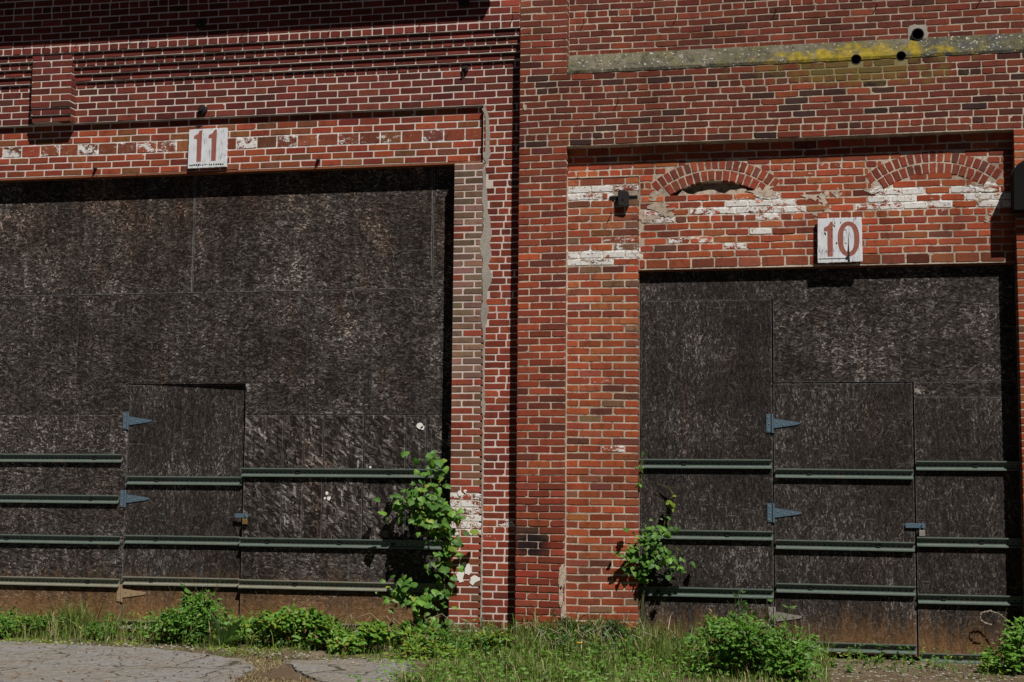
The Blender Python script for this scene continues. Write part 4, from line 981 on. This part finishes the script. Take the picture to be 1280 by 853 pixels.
bush('tall_weed', 'thin tall leafy weed rising out of the round left bush', 'weed', -3.72, .02, .20, .12, .62, 130, .075, 'leaf_mid', 'leafy weeds along the wall', lumps=5)
bush('leafy_bush', 'bright green bush at the bottom right in front of screen 10', 'bush', 1.76, -1.25, .47, .42, .53, 4200, .054, 'leaf_bright', 'leafy weeds along the wall', lumps=22, mat2='leaf_mid')
bush('leafy_bush', 'bright green bush cut by the bottom right corner of the picture', 'bush', 4.02, -.42, .27, .3, .46, 900, .068, 'leaf_bright', 'leafy weeds along the wall', lumps=8)
for x, y, rx, h, n, lab in ((-5.62,-.2,.24,.30,420,'low green weed clump at the left edge of the picture'),(-5.25,-.12,.2,.27,300,'low green weed clump next to the one at the left edge'),
                        (-4.55,-.16,.16,.22,200,'small green weed between tall grass tuft and wicket door 11'),(-2.95,-.12,.24,.3,330,'ivy clump right of the broad leaved dock plant'),
                        (-2.55,-.25,.34,.40,620,'tall rounded ivy clump under the lowest rail of screen 11'),(-2.1,-.3,.36,.42,700,'ivy clump in the middle of the row under screen 11'),
                        (-1.72,-.45,.34,.36,620,'ivy clump spilling onto the broken pavement'),(-1.38,-.22,.26,.3,380,'ivy clump at the foot of the climbing vine'),
                        (-.85,-.14,.26,.30,330,'weed clump at the foot of the pale brick jamb'),(-.58,-.42,.30,.27,380,'low yellow green weed clump before the corner pier'),(-1.05,-.75,.34,.24,420,'low yellow green weed clump beside the broken pavement'),
                        (.02,-.12,.22,.36,260,'dark green weed clump at the right foot of the corner pier'),(.42,-.1,.24,.34,280,'dark green weed clump before the rebuilt brick jamb')):
    yel = 'yellow' in lab
    bush('weed_clump', lab, 'weed', x, y, rx, .26, h, int(n*1.35), .050 if 'ivy' not in lab else .056, 'leaf_yellow' if yel else ('leaf_dark' if 'dark' in lab else 'leaf_bright'), 'leafy weeds along the wall', shape=1 if 'ivy' in lab else 0, lumps=7, mat2='leaf_yellow' if 'ivy' in lab else ('leaf_mid' if not yel else 'leaf_bright'))
# purple leaved stalks behind the right bush
for x, y, h, lab in ((1.60,-.35,.62,'tall thin weed with dark leaves left behind the right bush'),(1.86,-.30,.60,'tall thin weed with dark leaves beside the lowest hinge of door 10')):
    z0 = gz(x, y); t = empty('tall_weed', (x,y,z0)); tag(t, lab, 'weed', 'tall weeds before screen 10')
    V, F, C = [], [], []; sb = MB()
    for k in range(4):
        p0 = Vector((x+R.gauss(0,.05), y+R.gauss(0,.04), z0)); p1 = p0 + Vector((R.gauss(0,.07), R.gauss(0,.04), h*R.uniform(.7,1.05)))
        sb.tube([p0, (p0+p1)/2+Vector((R.gauss(0,.02),0,0)), p1], [.005,.004,.002], 5)
        for q in range(11):
            f = R.uniform(.3,1); leaf_into(V, F, C, p0.lerp(p1, f), rdir(.1), Vector((R.gauss(0,.4),R.gauss(0,.4)-.3,1)), .075, .045)
    foliage('foliage', V, F, C, 'leaf_dark' if x < 1.7 else 'leaf_mid', t)['kind'] = 'stuff'; sb.build('stems', 'stem', t)
# broad leaved dock plant
t = empty('dock_plant', (-3.21,-.42,gz(-3.21,-.42))); tag(t, 'dock plant with large upright oval leaves right of the round left bush', 'plant')
z0 = gz(-3.21,-.42)
for a, L, lean in ((110,.40,.35),(40,.40,.85),(20,.28,1.3),(150,.26,1.1),(-25,.26,1.6),(200,.24,1.6),(75,.26,.9)):
    V, F = [], []; k = 8; az = math.radians(a)
    d0 = Vector((math.cos(az)*lean, -abs(math.sin(az))*.25, 1)).normalized(); s = Vector((math.sin(.4), .35, 0)).normalized() if a < 90 else Vector((1,-.2,0)).normalized()
    for i in range(k+1):
        u = i/k; wd = .046*math.sin(PI*min(1, u*1.02+.03))**.7*(1 if u > .12 else .35)
        p = Vector((-3.21,-.42,z0)) + d0*(L*u) + Vector((math.cos(az)*.06*u*u, -.05*u*u, -.05*u*u))
        for q in (-1, 0, 1): V.append(tuple(p + s*(wd*q) + d0.cross(s)*(.012*abs(q))))
    for i in range(k):
        for q in (0, 1): F.append((3*i+q, 3*i+q+1, 3*i+q+4, 3*i+q+3))
    o = mesh('leaf', V, F, 'leaf_dock', t, True); paint(o, [(.5,.5,.5,1)]*len(V))

# climbing vines: every leaf its own part
def leafmesh(name, lob):
    V = []; F = []
    if lob:   # five-lobed
        ol = [(0,0),(-.06,.22),(.05,.30),(-.02,.50),(.30,.42),(.42,.56),(.55,.30),(.72,.30),(1,0)]
    else:     # grape-like heart
        ol = [(0,0),(-.12,.22),(-.02,.46),(.24,.54),(.36,.44),(.56,.42),(.66,.24),(.84,.14),(1,0)]
    full = ol + [(a,-b) for a, b in ol[1:-1]][::-1]
    V.append((.38,0,.05))
    for a, b in full: V.append((a, b, -.18*abs(b)-.10*a*a))
    n = len(full)
    for i in range(n): F.append((0, 1+i, 1+(i+1)%n))
    me = bpy.data.meshes.new(name); me.from_pydata(V, [], F)
    at = me.color_attributes.new('Col', 'FLOAT_COLOR', 'POINT'); at.data.foreach_set('color', [0,0,0,1]*len(V))
    return me
def vine(name, label, paths, n, size, mats, lob, spread, zmin=-1.0, dx=0.0):
    paths = [[(a+dx, b, c) for a, b, c in P] for P in paths]
    bpt = Vector(paths[0][0]); t = empty(name, bpt); tag(t, label, 'vine', 'vines climbing the door jambs')
    MEs = []
    for m_ in mats:
        q = leafmesh('vine_leaf', lob); q.materials.append(MAT[m_]); MEs.append(q)
    sb = MB()
    for P in paths:
        for q in range(3):
            g = [tuple(Vector(p) + Vector((R.gauss(0,.03), -abs(R.gauss(0,.015)), R.gauss(0,.02)))*(q > 0)) for p in P]
            sb.tube(g, [(.009 if q == 0 else .005)*(1-.7*i/len(P)) for i in range(len(P))], 5)
    sb.build('stem', 'stem', t)
    tot = [sum((Vector(b)-Vector(a)).length for a, b in zip(P, P[1:])) for P in paths]
    for i in range(n):
        P = R.choices(paths, [x**.8 for x in tot])[0]; k = R.randrange(len(P)-1); f = R.random()
        p = Vector(P[k]).lerp(Vector(P[k+1]), f); sp = spread
        if p.z < zmin: continue
        p += Vector((R.gauss(0,sp), -abs(R.gauss(0,sp*.7))-.02, R.gauss(0,sp*.8)))
        o = bpy.data.objects.new('leaf', R.choices(MEs, [5,3,1][:len(MEs)])[0]); col.objects.link(o)
        nn = Vector((R.gauss(.35,.5), -.75+R.gauss(0,.35), .75+R.gauss(0,.4))).normalized(); d = Vector((R.gauss(0,.6), -.3, -.8+R.gauss(0,.45)))
        d = (d - nn*d.dot(nn)).normalized(); s_ = nn.cross(d)
        sc = size*R.uniform(.42,1.25)
        M = Matrix((d, s_, nn)).transposed().to_4x4() @ Matrix.Scale(sc, 4); M.translation = p
        o.parent = t; o.matrix_parent_inverse = Matrix.Translation(-bpt); o.matrix_basis = M
vine('climbing_vine', 'large leaved green vine climbing the pale jamb beside screen 11',
     [[(-1.2,.05,-.1),(-1.12,.04,.35),(-1.10,.05,.8),(-1.16,.03,1.2),(-1.26,.04,1.5),(-1.26,.1,1.72)],[(-1.12,.04,.95),(-1.2,-.02,1.2),(-1.42,.1,1.22),(-1.68,.2,1.24)],[(-1.2,.05,.0),(-1.3,0,.3),(-1.45,-.02,.45),(-1.62,.1,.42)],
      [(-1.10,.05,.7),(-1.05,.0,1.0),(-1.1,-.02,1.25)],[(-1.16,.02,1.0),(-1.28,.0,1.2),(-1.3,.02,1.45)]], 440, .074, ('leaf_mid','leaf_bright','leaf_yellow'), False, .085, dx=-.05)
vine('climbing_vine', 'small vine with lobed leaves between the rails left of screen 10',
     [[(.72,.1,.25),(.74,.06,.6),(.76,.03,.85),(.85,.02,1.02),(.98,.08,1.10)],[(.74,.05,.75),(.62,-.02,.85),(.60,-.02,.78)],[(.78,.04,.85),(.95,.06,.82),(1.08,.12,.70)],[(.80,.03,.9),(.72,.02,1.03),(.82,.02,1.05)]], 230, .056, ('leaf_mid','leaf_bright'), True, .06, zmin=.62)
vine('climbing_vine', 'thin curling vine tendril with few leaves above the small right vine',
     [[(.95,.13,1.1),(.99,.14,1.24),(1.03,.13,1.36),(.96,.13,1.44),(.90,.14,1.46)]], 5, .06, ('leaf_yellow',), True, .02)
vine('climbing_vine', 'tiny green vine sprig at the doorway edge just under the top left rail 10',
     [[(.69,.09,1.40),(.70,.05,1.5),(.70,.06,1.60),(.73,.08,1.78)]], 6, .055, ('leaf_bright','leaf_yellow'), True, .018)

# dry seed stalk at the right edge, dead stems before the jamb, one dandelion
t = empty('dry_stalk', (4.2,-.1,-.1)); tag(t, 'pale dry curling seed stalk beside the right bush', 'dry weed')
pts = [(4.25,-.12,-.08),(4.12,-.06,.14),(4.0,.0,.27),(3.88,.05,.36),(3.80,.07,.385),(3.73,.07,.36),(3.72,.07,.31),(3.77,.07,.27),(3.82,.07,.26)]
m = MB(); m.tube(pts, .0022, 5)
m.tube([(4.2,-.1,.0),(4.02,.02,.22),(3.9,.06,.28),(3.86,.07,.31)], .0018, 5); m.build('stem', 'dry_stem', t)
m = MB()
for i in range(46):
    k = R.uniform(2.5, 7.9); a = Vector(pts[int(k)]).lerp(Vector(pts[int(k)+1]), k % 1); u = rdir(0)*.012; m.tube([a, a+u], [.0055,.003], 5)
m.build('seed_heads', 'dry_stem', t)['kind'] = 'stuff'
for gi, (cx, cy, lab) in enumerate(((.18,-.45,'tangle of pale dead stems before the corner pier'),(.52,-.35,'tangle of pale dead stems before the rebuilt jamb'),(-.95,-.1,'grey dead stems at the foot of the pale jamb'),(-1.75,-.1,'dead arching stems under the lowest rail of screen 11'))):
    t = mb = None; m = MB()
    for q in range(13):
        x = cx+R.gauss(0,.14); y = cy+R.gauss(0,.08); z0 = gz(x,y); a = R.uniform(-1,1); L = R.uniform(.2,.48)
        m.tube([(x,y,z0),(x+a*L*.25,y-.03,z0+L*.5),(x+a*L*.6,y-.08,z0+L*.75),(x+a*L*1.05,y-.12,z0+L*.62)], [.0035,.003,.0025,.0015], 4)
    o = m.build('dead_stems', 'dry_stem'); tag(o, lab, 'dead stems', 'tangles of dead stems')
x, y = .28, -.9; z0 = gz(x,y)
t = empty('dandelion', (x,y,z0)); tag(t, 'single yellow dandelion flower in the grass before the corner pier', 'flower')
m = MB(); m.tube([(x,y,z0),(x+.01,y,z0+.18)], .003, 5); m.build('stem', 'stem', t)
V, F = [], []
for k in range(16):
    a = 2*PI*k/16; b = len(V); V += [(x+.01,y,z0+.18),(x+.01+.022*math.cos(a-.15),y+.022*math.sin(a-.15),z0+.187),(x+.01+.025*math.cos(a),y+.025*math.sin(a),z0+.192),(x+.01+.022*math.cos(a+.15),y+.022*math.sin(a+.15),z0+.187)]; F.append((b,b+1,b+2,b+3))
mesh('petals', V, F, 'yellow_petal', t)

# grass
def blades(name, label, spots, mat, kind='stuff', cat='grass'):
    V, F, C = [], [], []
    for x, y, h in spots:
        z0 = gz(x,y)-.01; a = R.uniform(0, 2*PI); w_ = R.uniform(.0016,.0038)*(1+h*1.2); lean = abs(R.gauss(.32,.3))*h; d = Vector((math.cos(a), math.sin(a), 0)); s_ = Vector((math.cos(a+PI/2+R.gauss(0,.6)), math.sin(a+PI/2+R.gauss(0,.6)), 0)); k = len(V); c = R.random()
        b = Vector((x,y,z0)); droop = R.uniform(.6,1.0)
        p1 = b + d*lean*.25 + Vector((0,0,h*.5)); p2 = b + d*lean*.7 + Vector((0,0,h*.85*droop+.08*h)); p3 = b + d*lean*1.25 + Vector((0,0,h*droop))
        V += [tuple(b-s_*w_), tuple(b+s_*w_), tuple(p1-s_*w_*.9), tuple(p1+s_*w_*.9), tuple(p2-s_*w_*.55), tuple(p2+s_*w_*.55), tuple(p3)]
        F += [(k,k+1,k+3,k+2),(k+2,k+3,k+5,k+4),(k+4,k+5,k+6)]; C += [(c,c,c,1)]*7
    o = foliage(name, V, F, C, mat, None); tag(o, label, cat, None, kind); return o
def verge(n, hmul=1.0):
    out = []
    while len(out) < n:
        x = R.uniform(-1.1, 2.4); y = R.uniform(-3.6, .0)
        if x < -.75 and y > -1.2: continue
        if x < -.9 + .2*noise.noise((y*2,0,0)) and y < -1.2: continue
        if x > 1.1 + .25*noise.noise((y*2,4,0)) and R.random() < .75: continue
        cl = noise.noise((x*2.6, y*2.6, 8.0))
        if cl < -.25 and R.random() < .6: continue
        near = max(0, 1 - (-y)/.9)
        h = (.07 + .24*near + .17*max(0, cl))*R.uniform(.5,1.35)*hmul
        out.append((x, y, h))
    return out
blades('grass', 'green grass before the corner pier', verge(26000), 'grass_green')
blades('dry_grass', 'dry straw coloured grass among the green', verge(3800, 1.15), 'grass_dry')
sp = []
for i in range(6500):
    x = R.uniform(-8, -1.2) if R.random() < .75 else R.uniform(1.8, 5.2)
    if x < 0:
        y = R.uniform(-.75, .2) if x < -3 else R.uniform(-1.25, .2)
        e = -.62 if x < -3.6 else -.62-(x+3.6)*.35
        h = R.uniform(.02,.09) if abs(y-e) < .2 else R.uniform(.03,.14)
        if noise.noise((x*2.2, y*3, 2.0)) < -.05: continue
    else:
        y = R.uniform(-2.6, .0); h = R.uniform(.02,.10)
        if noise.noise((x*2.4, y*2.4, 6.0)) < .02: continue
    sp.append((x, y, h))
blades('short_grass', 'short grass and seedlings along the wall foot', sp, 'grass_green')
sp = []
for i in range(5200):
    x = R.uniform(-2.95,-1.6); y = R.uniform(-3.3,-1.15)
    if x < -2.85 + (-y-1.2)*.42 or (x > -2.15 and y > -2.4): continue
    sp.append((x, y, R.uniform(.015,.05)))
blades('dead_grass', 'brown dead grass patch at the edge of the asphalt', sp, 'grass_dry')
sp = []; sd = []
for i in range(1700):
    x = R.uniform(-6.6,-.6); y = R.uniform(-.5,.1); 
    if noise.noise((x*1.7, 3.0, 1.0)) < -.15 and R.random() < .7: continue
    (sp if R.random() < .72 else sd).append((x, y, R.uniform(.08,.36)))
blades('tall_grass', 'tall loose grass blades among the weeds along the wall', sp, 'grass_green')
blades('straw', 'dry straw stalks among the weeds along the wall', sd, 'grass_dry')
def tuft(name, label, cx, cy, rx, n, h, mat):
    return blades(name, label, [(cx+R.gauss(0,rx), cy+R.gauss(0,.06), h*R.uniform(.5,1.15)) for _ in range(n)], mat, None, 'grass tuft')
o = tuft('grass_tuft', 'tall grass tuft left of wicket door 11 before the screen', -4.88, -.05, .13, 260, .40, 'grass_green')
o = tuft('grass_tuft', 'thin dark grass tuft in the corner of the doorway left of the right bush', .78, -.05, .07, 120, .34, 'grass_green')
# creeping ground cover on the dirt strip
V, F, C = [], [], []
for i in range(2600):
    x = R.uniform(-8, -.9); e = -.62 if x < -3.6 else -.62-(x+3.6)*.30
    y = R.gauss(e+.1, .13) if R.random() < .6 else R.uniform(e, .1)
    if noise.noise((x*2.0, y*2.5, 12.0)) < .0: continue
    leaf_into(V, F, C, Vector((x, y, gz(x,y)+R.uniform(.005,.035))), Vector((R.gauss(0,1),R.gauss(0,1),.2)), Vector((R.gauss(0,.3),R.gauss(0,.3)-.2,1)), R.uniform(.018,.042), R.uniform(.016,.03))
tag(foliage('ground_cover', V, F, C, 'leaf_yellow', None), 'small creeping leaves on the dirt strip beside the asphalt', 'ground cover', None, 'stuff')
V, F, C = [], [], []
for i in range(1500):
    x = R.uniform(-1.1, 1.3); y = R.uniform(-3.2,-.1)
    leaf_into(V, F, C, Vector((x, y, gz(x,y)+R.uniform(.02,.14))), Vector((R.gauss(0,1),R.gauss(0,1),.2)), Vector((R.gauss(0,.4),R.gauss(0,.4)-.2,1)), R.uniform(.025,.055), R.uniform(.02,.04))
tag(foliage('clover', V, F, C, 'leaf_bright', None), 'small leafy weeds mixed into the grass', 'ground cover', None, 'stuff')
# ragged undergrowth: single sprigs and seedlings between the larger weeds
for nm, lab, mt, n_, sz in (('undergrowth','ragged mixed seedlings along the foot of the wall','leaf_mid',420,.045),('sprigs','thin yellow green sprigs along the foot of the wall','leaf_yellow',260,.034)):
    V, F, C = [], [], []
    for i in range(n_):
        x = R.choice((R.uniform(-8,-1.1), R.uniform(-4.6,-.4), R.uniform(-1.2,.9), R.uniform(.7,4.6)))
        y = R.uniform(-.5,.0) if x > -3 or R.random() < .4 else R.uniform(-.35,.18)
        if x > .9: y = R.uniform(-.9,-.05); 
        if -1.2 < x < .9: y = R.uniform(-.9,-.08)
        h = R.uniform(.05,.30)*(.6 if x > .9 else 1); b0 = Vector((x, y, gz(x,y))); tip = b0 + Vector((R.gauss(0,.25)*h, R.gauss(-.1,.2)*h, h)); k = len(V)
        sx = Vector((.002,0,0)); V += [tuple(b0-sx), tuple(b0+sx), tuple(tip)]; F.append((k,k+1,k+2)); C += [(.2,.2,.2,1)]*3
        for q in range(R.randint(4,11)):
            leaf_into(V, F, C, b0.lerp(tip, R.uniform(.3,1)), rdir(.15), Vector((R.gauss(0,.5)+.2,R.gauss(0,.5)-.3,1)), sz*R.uniform(.6,1.4), sz*R.uniform(.25,.7))
    tag(foliage(nm, V, F, C, mt, None), lab, 'weeds', None, 'stuff')
# pebbles, rubble and fallen bits
def rocks(name, label, spots, mat):
    V, F = [], []
    for x, y, z, r in spots:
        k = len(V)
        for a, b, c in ((1,0,0),(-1,0,0),(0,1,0),(0,-1,0),(0,0,.75),(0,0,-.6)):
            V.append((x+a*r*R.uniform(.6,1.3), y+b*r*R.uniform(.6,1.3), z+c*r*R.uniform(.5,1)))
        F += [(k,k+2,k+4),(k+2,k+1,k+4),(k+1,k+3,k+4),(k+3,k,k+4),(k+2,k,k+5),(k+1,k+2,k+5),(k+3,k+1,k+5),(k,k+3,k+5)]
    tag(mesh(name, V, F, mat), label, 'rubble', None, 'stuff')
sp = []
for i in range(900):
    x = R.uniform(1.9, 5.0); y = R.uniform(-2.2, .02); sp.append((x, y, gz(x,y)+.004, R.uniform(.005,.02)))
for i in range(520):
    x = R.uniform(-8, -1.3); e = -.55 if x < -3.6 else -.55-(x+3.6)*.33; y = R.gauss(e, .12); sp.append((x, y, max(gz(x,y), -.088)+.004, R.uniform(.005,.022)))
rocks('gravel', 'pale gravel and rubble along the foot of the wall', sp, 'pebble')
sp = []
for i in range(420):
    x = R.uniform(-6.5,-2.4); y = R.uniform(-4,-.8); sp.append((x, y, -.083, R.uniform(.004,.011)))
rocks('grit', 'loose grit scattered over the asphalt', sp, 'pebble')
V, F, C = [], [], []
for i in range(260):
    x = R.uniform(-6.5,-2.3); y = R.uniform(-3.8,-.72); leaf_into(V, F, C, Vector((x,y,-.078)), Vector((R.gauss(0,1),R.gauss(0,1),.1)), Vector((R.gauss(0,.3),R.gauss(0,.3),1)), R.uniform(.02,.06), R.uniform(.012,.03))
for i in range(900):
    x = R.uniform(-3.0,-1.5); y = R.uniform(-3.2,-1.1)
    if x < -2.85 + (-y-1.2)*.42 or (x > -2.05 and y > -2.4): continue
    leaf_into(V, F, C, Vector((x,y,gz(x,y)+.006+R.uniform(0,.02))), Vector((R.gauss(0,1),R.gauss(0,1),.1)), Vector((R.gauss(0,.4),R.gauss(0,.4),1)), R.uniform(.015,.045), R.uniform(.01,.025))
tag(foliage('fallen_leaves', V, F, C, 'dead_leaf', None), 'brown fallen leaves scattered on the asphalt', 'leaves', None, 'stuff')
